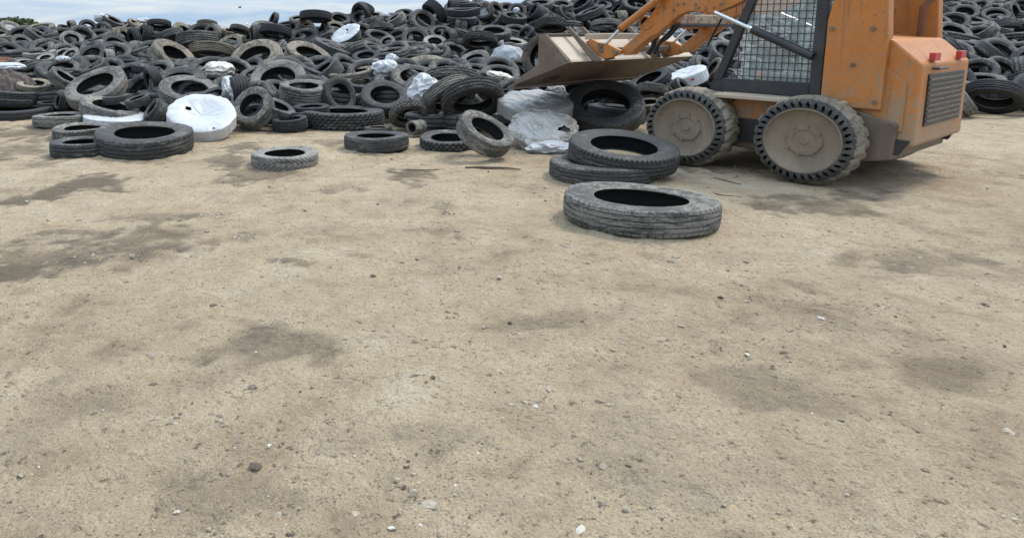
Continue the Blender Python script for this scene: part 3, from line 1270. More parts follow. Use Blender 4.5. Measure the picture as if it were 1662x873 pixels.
# everything deeper in the heap: hundreds more tyres, seen only in the gaps
LOWP = [(.31, -.34), (.36, -.45), (.41, -.49), (.465, -.43), (.496, -.33), (.498, -.22), (.478, -.20), (.478, -.15), (.5, -.13), (.5, .13), (.478, .15), (.478, .20), (.498, .22), (.496, .33), (.465, .43), (.41, .49), (.36, .45), (.31, .34), (.31, .28), (.40, .36), (.46, .2), (.46, -.2), (.40, -.36), (.31, -.28), (.31, -.34)]
NL = 30
base = np.array([[r * math.cos(2 * PI * i / NL), r * math.sin(2 * PI * i / NL), z] for i in range(NL) for r, z in LOWP])
ml = len(LOWP)
bf = np.array([(i * ml + c, ((i + 1) % NL) * ml + c, ((i + 1) % NL) * ml + c + 1, i * ml + c + 1) for i in range(NL) for c in range(ml - 1)])
cvs, cfs, nb = [], [], 0
for layer, back in ((0, .58), (1, .86), (2, 1.2), (3, 1.6), (3, 2.3)):
    v = 196.0
    while v > -30:
        u = -120 + rnd.uniform(0, 20)
        while u < 1800:
            vf = interp(u, VFRONT)
            uu, vv = u + rnd.uniform(-6, 6), v + rnd.uniform(-5, 5)
            D = rnd.uniform(.56, .70)
            zc = heap_depth(uu, vv) + back
            px = D * F_PX / zc
            if vv < vf - 14 - layer * 8 and vv > interp(uu, VTOP) + px * .30:
                p = at_depth(uu, vv, zc)
                # roughly along the slope of the heap so that nothing juts out through the top layer
                hz = heap_depth(uu, vv - 6) - heap_depth(uu, vv + 6)
                n = Vector((rnd.gauss(0, .45), -.52 + rnd.gauss(0, .36), min(1.4, hz * 1.6 + .25))).normalized()
                w = D * rnd.uniform(.26, .34)
                rad = D * .5 * math.sqrt(max(0, 1 - n.z ** 2)) + abs(n.z) * w * .5
                if p.z < rad - .02:                       # no room between slope and yard: lay it flat
                    n = Vector((rnd.gauss(0, .06), rnd.gauss(0, .06), 1)).normalized()
                    rad = w * .5 + .02
                    if p.z < rad - .06:
                        u += .40 * F_PX / zc
                        continue
                    p.z = max(p.z, rad)
                mm = np.array(pose(p, n, D, w, 0))
                cvs.append(base @ mm[:3, :3].T + mm[:3, 3])
                cfs.append(bf + nb)
                nb += len(base)
            u += .40 * F_PX / zc
        v -= max(3.0, .30 * F_PX / heap_depth(600, v))
V = np.concatenate(cvs)
Fq = np.concatenate(cfs)
me = bpy.data.meshes.new('heaped_tyres')
me.vertices.add(len(V)); me.vertices.foreach_set('co', V.ravel())
me.loops.add(Fq.size); me.loops.foreach_set('vertex_index', Fq.ravel())
me.polygons.add(len(Fq)); me.polygons.foreach_set('loop_start', np.arange(0, Fq.size, 4)); me.polygons.foreach_set('loop_total', np.full(len(Fq), 4))
me.polygons.foreach_set('use_smooth', np.ones(len(Fq), bool))
me.update(calc_edges=True)
me.materials.append(M['rubber'])
core = tag(obj('heaped_tyres', me), 'dark tyres deep in the heap glimpsed between the ones on top', 'tyre', kind='stuff')
core.color = (.20, .186, .162, .50)
print('CORE', len(cvs), 'PLACED', len(PLACED))

# sand pushed up a little round the tyres that lie on the yard
gd = [d for d in PLACED if d['G']]
zs = np.array([v.co.z for v in gme.vertices]); co = np.array([(v.co.x, v.co.y) for v in gme.vertices])
for d in gd:
    rr = np.hypot(co[:, 0] - d['c'].x, co[:, 1] - d['c'].y)
    for i in np.nonzero(np.abs(rr - d['D'] * .49) < .09)[0]:
        q = (rr[i] - d['D'] * .49) / .05
        f = noise.noise(Vector((co[i, 0] * 6, co[i, 1] * 6, 31))) * .5 + .55
        zs[i] += .017 * max(0, f) * math.exp(-q * q)
for v_, z_ in zip(gme.vertices, zs):
    v_.co.z = z_
gme.update()
# ------------------------------------------------------------------ tyres wrapped in plastic, bags and rags in the heap
def frame_pose(p, n, D, w):
    z = n.normalized()
    x = (RT - z * RT.dot(z)).normalized()
    y = z.cross(x)
    R = Matrix((x, y, z)).transposed().to_4x4()
    return Matrix.Translation(p) @ R @ Matrix.Diagonal((D, D, w, 1))


def face_only(me):
    bm = bmesh.new()
    bm.from_mesh(me)
    kill = [f for f in bm.faces if f.calc_center_median().z < .40]
    bmesh.ops.delete(bm, geom=kill, context='FACES')
    bm.to_mesh(me)
    bm.free()
    return me


WRAPPED = []


def wrapped(u, v, W, r, p, wid, mat, seed, label, dz=0.0, hole=None, sag=.22, fold=.02, diag=False, face=False, zc=None, cover='plastic_cover', crease=.25, radial=1.0):
    zc = zc or heap_depth(u, v) + dz
    pt = at_depth(u, v, zc)
    D = W * zc / F_PX
    e = (CAM - pt).normalized()
    a = math.radians(p)
    q = RT * math.cos(a) + UP * math.sin(a)
    q = (q - e * q.dot(e)).normalized()
    n = (e * r + q * math.sqrt(1 - r * r)).normalized()
    w = D * wid
    c = pt - n * w * .5
    rad = D * .5 * math.sqrt(max(0, 1 - n.z ** 2)) + abs(n.z) * w * .5
    if c.z < rad - .02:
        c.z = rad - .02
    root = empty('wrapped_tyre')
    root.matrix_world = frame_pose(c, n, D, w)
    tag(root, label, 'wrapped tyre', 'plastic wrapped tyres in the heap')
    tp = obj('tyre', tyre_single('a', 0), root)
    tp.matrix_local = Matrix.Diagonal((.97, .97, .94, 1))
    tp.color = (.15, .14, .12, .35)
    me = cover_mesh(cover, seed, mat, sag, fold, hole, diag=diag, crease=crease, radial=radial)
    if face:
        face_only(me)
    obj(cover, me, root)
    WRAPPED.append(dict(u=u, v=v, W=W, o=root))
    return root


wrapped(328, 188, 106, .56, 91, .25, M['white'], 1.3, 'big white plastic wrapped tyre with a torn hole, at the foot of the heap', zc=8.05,
        hole=[(math.radians(160), .22, .045), (math.radians(-100), .44, .018), (math.radians(-60), .47, .02)], sag=.30, fold=.020, crease=.10, radial=.6)
wrapped(190, 188, 98, .17, 90, .17, M['white'], 4.1, 'white plastic wrapped tyre lying flat behind the ground tyres on the left', dz=-.02, hole=[(math.radians(120), .2, .05)], sag=.12, fold=.03)
wrapped(560, 53, 48, .44, 118, .36, M['white'], 2.2, 'dark tyre with only its face covered in white plastic, near the skyline', dz=-.7, face=True, sag=.10, hole=[(math.radians(70), .18, .04)])
wrapped(869, 162, 110, .30, 86, .24, M['film'], 6.4, 'tyre wrapped in dull grey film below the bucket cutting edge', zc=8.25, diag=True, sag=.1, fold=.030, crease=.2, radial=.2)
wr5 = wrapped(880, 210, 98, .56, 88, .18, M['muddy'], 8.8, 'muddy white plastic wrapped tyre with a ragged tail, under the bucket', zc=7.45, hole=[(math.radians(-25), .33, .075)], sag=.2, fold=.036, crease=.6, diag=True, radial=.4)
wrapped(1112, 117, 60, .24, 108, .36, M['white'], 3.6, 'clean white wrapped tyre with a small red mark, behind the loader wheel', dz=-.1, sag=.12)
m = MB().add([(-.05, .0, .0), (.05, 0.01, .0), (.03, .0, .05), (-.02, .01, .04)], [(0, 1, 2, 3)])

BAGS = []


def bag(u, v, wpx, hpx, mat, seed, name, label, dz=0.0, amp=.22, rot=0.0, sub=5, depth=.8, parent=None):
    zc = heap_depth(u, v) + dz
    p = at_depth(u, v, zc)
    sx, sz = wpx * zc / F_PX * .5, hpx * zc / F_PX * .5
    me = crumple(name, seed, M[mat], amp, sub)
    o = obj(name, me)
    p.z = max(p.z, sz * .8)
    o.matrix_world = Matrix.Translation(p) @ Matrix.Rotation(-rot, 4, 'Y') @ Matrix.Diagonal((sx, max(sz, sx * depth), sz, 1))
    tag(o, label, 'plastic bag', 'crumpled plastic bags among the tyres')
    BAGS.append(dict(u=u, v=v, o=o))
    return o


bag(624, 112, 38, 28, 'white', 1, 'plastic_bag', 'small bright silvery white bag wedged in the middle of the heap', -.25)
bag(690, 149, 50, 42, 'white', 2, 'plastic_bag', 'crumpled white bag behind the ribbed tyre left of the bucket', .0, .34, .5)
bag(354, 114, 46, 22, 'cream', 3, 'plastic_bag', 'stained cream bag under the large tan tyre', -.1, .3)
bag(374, 150, 22, 44, 'white', 5, 'plastic_bag', 'greyish white bag stuffed into the black tyre left of centre', .02, .3, .2)
bag(164, 30, 19, 12, 'white', 6, 'plastic_bag', 'white bag on the left skyline beside the tilted black tyre', -.2, .3)
bag(233, 34, 16, 8, 'white', 7, 'plastic_bag', 'white scrap of plastic on the skyline behind the knobby tyres', .2, .3)
bag(12, 109, 52, 13, 'white', 8, 'plastic_bag', 'flat white sheet at the left picture edge under the rusty wheel', -.3, .16, .0, 5, .6)
bag(101, 96, 20, 9, 'white', 9, 'plastic_bag', 'small white scrap below the two pale tyres on the left', -.35, .25)
bag(636, 97, 18, 16, 'white', 10, 'plastic_bag', 'small white scrap above the silvery bag in mid heap', .05, .3)
bag(626, 25, 12, 6, 'white', 12, 'plastic_bag', 'tiny white scrap on the skyline left of the tall stack', -.1, .3)
bag(402, 46, 9, 14, 'cream', 13, 'plastic_bag', 'tiny pale rag on the skyline left of centre', -.2, .3)
bag(902, 147, 26, 16, 'muddy', 14, 'plastic_bag', 'grey white rag just under the bucket bottom, above the grey film', .1, .3)
bag(1088, 53, 30, 20, 'white', 15, 'plastic_bag', 'white bag seen between the two orange lift arms', -.3, .3)
bag(812, 126, 36, 14, 'cream', 16, 'plastic_bag', 'pale tan rag lying left of the bucket tip', -.1, .3, -.3)
bag(838, 17, 9, 8, 'white', 17, 'plastic_bag', 'tiny white scrap inside a black tyre on the right skyline', -.4, .3)
tail = bag(897, 237, 58, 16, 'white', 18, 'plastic_tail', '', 0, .42)
tail.location = on_height(899, 241, .05)
for k in ('label', 'category', 'group'):
    if k in tail:
        del tail[k]
BAGS.pop()
mw = Matrix.Translation(on_height(897, 240, .045)) @ Matrix.Rotation(.1, 4, 'Z') @ Matrix.Diagonal((.21, .11, .055, 1))
tail.parent = wr5
tail.matrix_parent_inverse = wr5.matrix_world.inverted()
tail.matrix_world = mw
# tied translucent bag over a tyre
zc = heap_depth(826, 101) - .25
pc = at_depth(826, 101, zc)
root = empty('bagged_tyre', pc)
tag(root, 'tyre inside a tied translucent white bag, just left of the bucket', 'wrapped tyre', 'plastic wrapped tyres in the heap')
e = (CAM - pc).normalized()
n = (e * .55 + UP * .6 + RT * -.45).normalized()
ty = obj('tyre', tyre_single('c', 0), root)
ty.matrix_local = frame_pose(Vector((0, 0.03, -.02)), n, .46, .20)
ty.color = (.2, .19, .17, .4)
me = crumple('plastic_bag', 21, M['clear'], .16, 5)
b = obj('plastic_bag', me, root)
b.matrix_local = Matrix.Rotation(.35, 4, 'Y') @ Matrix.Diagonal((.285, .29, .26, 1))
kn = MB().tube([(-.10, -.04, .22), (-.115, -.05, .28), (-.13, -.05, .31), (-.15, -.05, .36)], [.05, .016, .02, .038], 9)
kn.build('knot', M['white'], root, smooth=True)
BAGS.append(dict(u=826, v=101, o=root))

# brown tarpaulin crumpled over the tyres at the left edge
nu, nv_ = 60, 40
vs = []
zc0 = heap_depth(18, 124) - .30
c0 = at_depth(18, 124, zc0)
for j in range(nv_):
    for i in range(nu):
        a, bb = i / (nu - 1) - .5, j / (nv_ - 1) - .5
        x = a * .60 + .05 * noise.noise(Vector((bb * 4, a * 2, 3)))
        y = bb * .4
        z = -.03 - .28 * (a + .1) ** 2 - bb * -.34 - .55 * bb * bb - .18 * max(0, a) + .075 * (1 - 2 * abs(noise.noise(Vector((a * 2.6 - bb * 4.5, a * 3.0 + bb * 6, 1))))) + .02 * noise.noise(Vector((a * 14, bb * 14, 0)))
        if abs(a) > .44 or abs(bb) > .42:
            z -= .02
        vs.append((x, y, z))
fs = [(j * nu + i, j * nu + i + 1, (j + 1) * nu + i + 1, (j + 1) * nu + i) for j in range(nv_ - 1) for i in range(nu - 1)]
tp = obj('tarpaulin', mesh('tarpaulin', vs, fs, M['tarp'], True))
tp.location = c0
mod = tp.modifiers.new('thick', 'SOLIDIFY'); mod.thickness = .008
tag(tp, 'crumpled brown tarpaulin draped over tyres at the left picture edge', 'tarpaulin')

# red mark on the wrapped tyre behind the wheel: printed tape, part of its cover
w6 = [w for w in WRAPPED if w['u'] == 1112][0]['o']
tpn = MB().add([(-.12, -.521, .1), (-.02, -.531, .06), (-.04, -.531, .24), (-.12, -.523, .2)], [(0, 1, 2, 3)])
ob = tpn.build('red_tape', M['red'], w6)
# ------------------------------------------------------------------ the skid steer loader
ALPHA = math.radians(52)
LR = Vector((math.sin(ALPHA), math.cos(ALPHA), 0))      # its right
LF = Vector((-math.cos(ALPHA), math.sin(ALPHA), 0))     # its forward
WD = 0.715                                               # wheel diameter
WO = on_height(1110, 207, WD / 2)                       # centre of the near front wheel's face
ORG = Vector((WO.x, WO.y, 0))
loader = empty('skid_steer_loader', ORG)
loader.rotation_euler = (0, 0, math.atan2(LF.y, LF.x))
tag(loader, 'worn orange and black skid steer loader with its raised rusty bucket over the tyres', 'loader')


def LP(u, v, l):
    """photo point -> (s, z) on the loader's own vertical plane l metres right of the wheel face"""
    d = ray(u, v)
    p0 = ORG + LR * l
    t = (p0 - CAM).dot(LR) / d.dot(LR)
    p = CAM + d * t
    return ((p - ORG).dot(LF), p.z)


def lpoly(pts, l):
    return [LP(u, v, l) for u, v in pts]


def P3(s, l, z):
    return (s, -l, z)       # local x = forward, y = left


def slab(name, pts, l0, l1, mat, parent, bevel=.006):
    return MB().prism(pts, -l0, -l1).build(name, mat, parent, bevel)


# ---- wheels
def wheel(s, l, side, detail=True):
    """side +1: outer face looks left. rim is the part, tyre / nuts its pieces"""
    R = WD / 2
    K = WD / .72
    Wd = .27
    ov = 1.11
    # rim disc
    prof = [(.262, .018), (.255, .022), (.248, .004), (.238, -.012), (.20, -.028), (.15, -.040), (.125, -.042), (.118, -.030), (.085, -.030), (.078, -.038), (.035, -.038), (.03, -.030), (.0005, -.030)]
    N = 72
    vs, fs = [], []
    for i in range(N):
        th = 2 * PI * i / N
        for r, y in prof:
            vs.append((r * math.cos(th) * ov, y * side, r * math.sin(th)))
    m = len(prof)
    for i in range(N):
        for c in range(m - 1):
            fs.append((i * m + c, i * m + c + 1, ((i + 1) % N) * m + c + 1, ((i + 1) % N) * m + c))
    me = mesh('wheel', vs, fs, M['mud_rim'], True, 45)
    bm = bmesh.new(); bm.from_mesh(me); bmesh.ops.recalc_face_normals(bm, faces=bm.faces); bm.to_mesh(me); bm.free()
    rim = obj('wheel', me, loader)
    rim.location = P3(s, l, R)
    rim.scale = (K, 1, K)
    # tyre: solid, with a ring of openings through its side wall
    nh = 36
    sub = 6
    NN = nh * sub
    rr = [.262, .272, .285, .302, .316, .326]       # side wall rings; cells 2..3 are holes
    vs, fs = [], []
    def P(th, r, y):
        return (r * math.cos(th) * ov, y * side, r * math.sin(th))
    rg = random.Random(int(s * 100) + 3)
    rows = []
    for r in rr:
        row = []
        for i in range(NN):
            row.append(len(vs)); vs.append(P(2 * PI * i / NN, r, .018 - .02 * max(0, (r - .30)) / .03))
        rows.append(row)
    hole_cells = set()
    for i in range(NN):
        j = (i + 1) % NN
        for c in range(len(rr) - 1):
            ph = i % sub
            if c in (1, 2, 3) and ph in (1, 2, 3) and not (c in (1,) and ph in (1,)) and not (c == 3 and ph == 3):
                hole_cells.add((i, c))
                continue
            fs.append((rows[c][i], rows[c][j], rows[c + 1][j], rows[c + 1][i]))
    # walls of the openings
    for (i, c) in hole_cells:
        j = (i + 1) % NN
        ring = [(rows[c][i], rows[c][j], (i, c - 1)), (rows[c][j], rows[c + 1][j], (j, c)), (rows[c + 1][j], rows[c + 1][i], (i, c + 1)), (rows[c + 1][i], rows[c][i], ((i - 1) % NN, c))]
        back = []
        for idx in (rows[c][i], rows[c][j], rows[c + 1][j], rows[c + 1][i]):
            x, y, z = vs[idx]
            back.append(len(vs)); vs.append((x, y - .09 * side, z))
        mp = dict(zip((rows[c][i], rows[c][j], rows[c + 1][j], rows[c + 1][i]), back))
        fs.append(tuple(back))
        for a, b, nbk in ring:
            if nbk not in hole_cells:
                fs.append((a, b, mp[b], mp[a]))
    nside = len(fs)
    # shoulder and tread with worn chunky lugs
    prof2 = [(.326, -.002), (.338, -.012), (.350, -.030), (.357, -.060), (.360, -.10), (.361, -.135), (.360, -.17), (.357, -.21), (.348, -.245), (.33, -.262), (.25, -.265)]
    base_i = len(vs)
    for i in range(NN):
        th = 2 * PI * i / NN
        for c, (r, y) in enumerate(prof2):
            g = 0
            yy = -y
            q = (th * 22 / (2 * PI) + (0.9 * yy / .27 if yy < .135 else 0.9 * (1 - yy / .27) + .5)) % 1
            if 1 <= c <= 8 and q < .36:
                g = .015 * (1.15 if c <= 3 else .8)
            nz = noise.noise(Vector((math.cos(th) * 3, math.sin(th) * 3, y * 9 + s))) * .007 + noise.noise(Vector((math.cos(th) * 14, math.sin(th) * 14, y * 30))) * .004
            k = 0 if c == 0 else 1
            vs.append(P(th, r - (g - nz) * k, y))
    m2 = len(prof2)
    for i in range(NN):
        j = (i + 1) % NN
        for c in range(m2 - 1):
            fs.append((base_i + i * m2 + c, base_i + j * m2 + c, base_i + j * m2 + c + 1, base_i + i * m2 + c + 1))
    me = mesh('tyre', vs, fs, None, True, 35)
    bm = bmesh.new(); bm.from_mesh(me); bmesh.ops.remove_doubles(bm, verts=bm.verts, dist=.0002); bmesh.ops.recalc_face_normals(bm, faces=bm.faces); bm.to_mesh(me); bm.free()
    me.set_sharp_from_angle(angle=math.radians(35))
    me.materials.append(M['mud_rubber']); me.materials.append(M['grey_rubber'])
    for p in me.polygons:
        c = p.center
        r = math.hypot(c.x / ov, c.z)
        if r < .334 and -.12 < c.y * side < .03:
            p.material_index = 1
    obj('tyre', me, rim)
    if detail:
        for k in range(8):
            a = 2 * PI * k / 8 + .2
            b = MB()
            ring = [(.118 * ov * math.cos(a) + .011 * math.cos(q), .118 * math.sin(a) + .011 * math.sin(q)) for q in [PI / 3 * i for i in range(6)]]
            b.prism(ring, -.040 * side, -.012 * side)
            o = b.build('wheel_nut', M['mud_rim'], rim, .002)
    return rim


TRK = 1.95
WB = 0.98
wheel(0, 0, 1)
wheel(-WB, 0, 1)
wheel(0, TRK, -1, False)
wheel(-WB, TRK, -1, False)

# ---- chassis
L0, L1 = .30, TRK - .30
FS = LP(1134, 144, .12)[0]
b = MB().prism([(.18, .20), (.26, .34), (.22, .60), (-1.25, .60), (-1.52, .52), (-1.50, .24), (-1.2, .18)], -L0, -L1)
ch = b.build('chassis', M['steel'], loader, .012)
slab('fender', [(FS, .64), (FS, .672), (-1.18, .672), (-1.18, .64)], .10, L0 + .02, M['steel_pale'], ch, .006)
slab('fender', [(FS, .64), (FS, .672), (-1.18, .672), (-1.18, .64)], L1 - .02, TRK - .10, M['steel_pale'], ch, .006)
slab('side_plate', [(.24, .60), (.24, .64), (-.30, .64), (-.30, .60)], .22, L0 + .01, M['steel'], ch, .004)
for l in (.285, L1):
    slab('orange_panel', [(-.12, .40), (-.12, .636), (-.86, .636), (-.86, .40)], l, l + .02, M['orange'], ch, .004)
for l in (.27, L1 + .02):
    slab('chain_case', [(.15, .26), (.15, .46), (-1.15, .46), (-1.15, .26)], l, l + .02, M['black_paint'], ch, .004)

# ---- engine housing and rear towers
eng = MB().prism([(-1.00, .62), (-1.00, 1.20), (-1.42, 1.16), (-1.62, .98), (-1.62, .36), (-1.50, .30)], -(L0 + .04), -(L1 - .04)).build('engine_cover', M['orange'], loader, .02)
for k in range(6):
    z = .72 + .05 * k
    MB().box((-1.40, -(L0 + .038), z), (-1.10, -(L0 + .030), z + .022)).build('vent_slot', M['black_paint'], eng)
g = MB().box((-1.632, -1.45, .50), (-1.622, -.50, .90)).build('rear_grille', M['black_paint'], eng, .003)
for l in (L0 - .02, L1 - .10):
    tw = slab('arm_tower', [(-.98, .62), (-.98, 1.30), (-1.10, 1.95), (-1.34, 1.95), (-1.40, 1.20), (-1.40, .62)], l, l + .12, M['orange'], loader, .01)
b = MB()
for l in (.62, 1.33):
    b.box((-1.64, -l - .07, 1.00), (-1.60, -l + .07, 1.06))
b.build('tail_lamp', M['red'], loader, .004)
for l, sg in ((L0 - .02, -1), (L1 + .02, 1)):
    for (s_, z_) in ((-1.02, .68), (-1.36, .68), (-1.02, 1.24), (-1.30, 1.24), (-1.19, .96), (-1.19, 1.5)):
        MB().tube([P3(s_, l + sg * .014, z_), P3(s_, l - sg * .01, z_)], .017, 8).build('bolt', M['steel'], loader)
for z_ in (.58, .86):
    MB().tube([P3(-1.085, L0 + .022, z_ - .05), P3(-1.085, L0 + .022, z_ + .05)], .012, 8).build('hinge', M['black_paint'], eng)
MB().tube([P3(-1.30, .55, 1.16), P3(-1.30, .55, 1.205)], .05, 18).build('fuel_cap', M['black_paint'], eng)
MB().tube([P3(-1.625, .58, .94), P3(-1.66, .58, .94), P3(-1.66, .80, .94), P3(-1.625, .80, .94)], .010, 8).build('grab_handle', M['black_paint'], eng)
for k in range(9):
    MB().box(P3(-1.640, .52, .53 + .04 * k), P3(-1.631, 1.43, .545 + .04 * k)).build('grille_slat', M['steel'], g)
MB().tube([(-1.3, -1.45, 1.15), (-1.3, -1.45, 1.42), (-1.36, -1.45, 1.50)], .03, 12).build('exhaust_pipe', M['rust'], loader, smooth=True)

for l, sg in ((L0 + .04, -1), (L1 - .04, 1)):
    slab('access_door', [(-1.08, .50), (-1.08, .98), (-1.40, .95), (-1.54, .84), (-1.54, .46)], l + sg * .001, l + sg * .014, M['orange'], eng, .004)
    slab('skirt', [(-1.02, .30), (-1.02, .42), (-1.60, .40), (-1.54, .28)], l + sg * .001, l + sg * .020, M['black_paint'], eng, .004)
    MB().box((-1.20, -(l + sg * .034), .70), (-1.12, -(l + sg * .015), .725)).build('door_handle', M['black_paint'], eng, .003)

# ---- cab
CB = L0 + .03
bot_f = LP(1150, 146, CB)
top_f = LP(1201, 26, CB)
dx = (top_f[0] - bot_f[0]) / (top_f[1] - bot_f[1])
ZT = 1.98
sft = bot_f[0] + dx * (ZT - bot_f[1])
SB = -.96


def front_s(z):
    return bot_f[0] + dx * (z - bot_f[1])


z0c = .675
zw = LP(1164, 126.5, CB)[1]
cab = empty('cab')
cab.parent = loader
CR = TRK - CB
pw = .075
for l in (CB, CR - .06):
    MB().prism([(front_s(zw - .02), zw - .02), (front_s(ZT), ZT), (front_s(ZT) - pw, ZT), (front_s(zw - .02) - pw, zw - .02)], -l, -(l + .06)).build('post', M['black_paint'], cab, .008)
    MB().prism([(SB + .09, z0c), (SB + .09, ZT), (SB, ZT), (SB, z0c)], -l, -(l + .06)).build('post', M['black_paint'], cab, .008)
    pan = MB().prism([(front_s(z0c), z0c), (front_s(zw), zw), (SB + .092, zw), (SB + .092, z0c)], -(l + .006), -(l + .052)).build('side_panel', M['black_paint'], cab, .004)
    # welded mesh guard over the side opening
    gd = MB()
    lm = l + .03
    zz = zw + .03
    while zz < ZT - .04:
        sg_ = .006 * math.sin(zz * 37)
        gd.tube([P3(front_s(zz) - pw * .8, lm, zz), P3(-.55, lm + sg_, zz + .5 * sg_), P3(SB + .08, lm, zz)], .0035, 5)
        zz += .062
    ss = SB + .12
    while ss < front_s(zw) - pw - .02:
        zt_ = ZT - .03
        gd.tube([P3(ss, lm + .004, zw), P3(ss, lm + .004, zt_)], .0035, 5)
        ss += .052
    gd.build('window_guard', M['black_paint'], cab)
    MB().box(P3(front_s(1.2) - pw, lm + .018, zw), P3(SB + .09, lm + .014, ZT - .02)).build('window_pane', M['glass'], cab)
rf = MB().box(P3(sft + .05, CB - .02, ZT), P3(SB - .04, CR + .02, ZT + .07)).build('roof', M['black_paint'], cab, .015)
MB().box(P3(SB + .03, CB + .06, z0c), P3(SB, CR - .06, 1.15)).build('back_wall', M['black_paint'], cab)
st = MB().box(P3(-.80, .70, .72), P3(-.38, 1.25, .84)).build('seat', M['hose'], cab, .03)
MB().prism([(-.80, .84), (-.70, .84), (-.80, 1.40), (-.90, 1.40)], -.72, -1.23).build('backrest', M['hose'], st, .03)
for l in (.62, 1.33):
    MB().tube([P3(-.42, l, .70), P3(-.38, l, .98), P3(-.40, l, 1.06)], [.012, .012, .022], 8).build('control_lever', M['hose'], cab, smooth=True)
MB().box(P3(-.40, CB + .075, zw + .005), P3(-.48, CB + .10, zw + .07)).build('fire_extinguisher', M['red'], cab, .01)

# ---- lift arms
ARM = [(1007, 82), (1011, 77), (1038.6, 53), (1041, 40), (1055, 25), (1069, 7), (1079, -9), (1112, -16), (1275, -62)]
ARM_LO = [(1275, -38), (1222, -5), (1200, 5.5), (1178, 15), (1162, 21), (1144, 22), (1118.5, 18.5), (1099, 27), (1083, 42), (1067, 54.5), (1045, 71), (1025, 89.5), (1012, 90)]
LA = .36
arm_pts = lpoly(ARM + ARM_LO, LA)
piv = (-1.22, 1.86)
arm_pts = [p for p in arm_pts]
iu = len(ARM)
arm_pts = arm_pts[:iu] + [(piv[0], piv[1] + .10), (piv[0] - .1, piv[1]), (piv[0], piv[1] - .10)] + arm_pts[iu:]
LB = 1.50
ARMS = []
hole_c = LP(1048.5, 37.5, LA)
for l, sgn in ((LA, -1), (LB, 1)):
    am = slab('lift_arm', arm_pts, l, l + .10, M['orange'], loader, .008)
    ARMS.append(am)
    # the cross tube's open end and its collar
    rg = MB()
    lo = l - .012 if sgn < 0 else l + .112
    n = 36
    for r_, y_ in ((.066, 0), (.052, 0), (.052, .09)):
        pass
    vs, fs = [], []
    prof = [(.070, .012), (.066, 0), (.052, 0), (.050, .010), (.050, .085), (.0005, .085)]
    for i in range(n):
        a = 2 * PI * i / n
        for r_, y_ in prof:
            vs.append((hole_c[0] + r_ * math.cos(a) * 1.1, -(lo - sgn * y_), hole_c[1] + r_ * math.sin(a)))
    m_ = len(prof)
    for i in range(n):
        for c in range(m_ - 1):
            fs.append((i * m_ + c, ((i + 1) % n) * m_ + c, ((i + 1) % n) * m_ + c + 1, i * m_ + c + 1))
    me = mesh('tube_collar', vs, fs, M['orange'], True, 40)
    me.materials.append(M['black_paint'])
    for p in me.polygons:
        if math.hypot((p.center.x - hole_c[0]) / 1.1, p.center.z - hole_c[1]) < .0505:
            p.material_index = 1
    obj('tube_collar', me, am)
    # reinforcing plates and bolts
    pl = lpoly([(1011, 79), (1038, 56), (1064, 55), (1045, 69), (1024, 87)], LA)
    slab('wear_plate', pl, lo + (0 if sgn < 0 else -.004), lo + .008 * (1 if sgn < 0 else 1), M['orange'], am, .003)
    for (u, v) in [(1079, 14), (1094, 17), (1100, 8), (1110, 6.5), (1129, 7.5), (1134, 13), (1159, 13), (1170, 8)]:
        s_, z_ = LP(u, v, LA)
        bo = MB().tube([P3(s_, l - .010 if sgn < 0 else l + .11, z_), P3(s_, l + .004 if sgn < 0 else l + .10, z_)], .012, 8).build('bolt', M['steel'], am)
# cross tube and weathered cream board between the arms
cx = LP(1048.5, 37.5, LA)
ct = MB().tube([P3(cx[0], LA + .10, cx[1]), P3(cx[0], LB, cx[1])], .06, 20).build('cross_tube', M['orange'], loader, smooth=True)
bs = (.40, LP(1126, 34, 1.0)[1])
lw0 = .52
brd = MB().box(P3(bs[0] + .02, lw0, bs[1] - .035), P3(bs[0] - .02, LB - .005, bs[1] + .055)).build('cross_board', M['cream_metal'], loader, .006)
MB().box(P3(bs[0] + .05, LA + .101, bs[1] - .066), P3(bs[0] - .06, LB - .005, bs[1] - .037)).build('shelf', M['black_paint'], brd, .004)

# ---- bucket
BL0, BL1 = -.06, 2.42
tip, heel, topb, topf, mid = [LP(u, v, BL0) for u, v in ((822, 144), (925, 102), (887, 57), (874, 58), (873, 104))]
th = .022


def off(p, q, d):
    v = Vector((q[0] - p[0], q[1] - p[1])).normalized()
    return (-v[1] * d, v[0] * d)


o1 = off(heel, tip, .022)
if o1[1] < 0:
    o1 = (-o1[0], -o1[1])
o2 = off(topb, heel, .022)
if o2[0] < 0:
    o2 = (-o2[0], -o2[1])
e0, e1 = BL0 + .026, BL1 - .026
bk = MB().prism([tip, heel, (heel[0] + o1[0] + .01, heel[1] + o1[1]), (tip[0] + o1[0], tip[1] + o1[1])], -e0, -e1)
bucket = bk.build('bucket', M['steel'], loader, .004)
slab('back_plate', [(heel[0] - .001, heel[1] + .003), topb, (topb[0] + o2[0], topb[1] + o2[1]), (heel[0] + o2[0], heel[1] + .024)], e0, e1, M['steel_pale'], bucket, .004)
for l0, l1 in ((BL0, BL0 + .024), (BL1 - .024, BL1)):
    slab('side_plate', [topf, topb, heel, tip, mid], l0, l1, M['steel'], bucket, .004)
dirv = Vector((tip[0] - heel[0], tip[1] - heel[1])).normalized()
ce = [(tip[0] + dirv.x * .05, tip[1] + dirv.y * .05 - .004), (tip[0] - dirv.x * .13, tip[1] - dirv.y * .13 - .022), (tip[0] - dirv.x * .13, tip[1] - dirv.y * .13 - .002), (tip[0] + dirv.x * .05, tip[1] + dirv.y * .05 + .004)]
slab('cutting_edge', ce, BL0 - .012, BL1 + .012, M['steel'], bucket, .003)
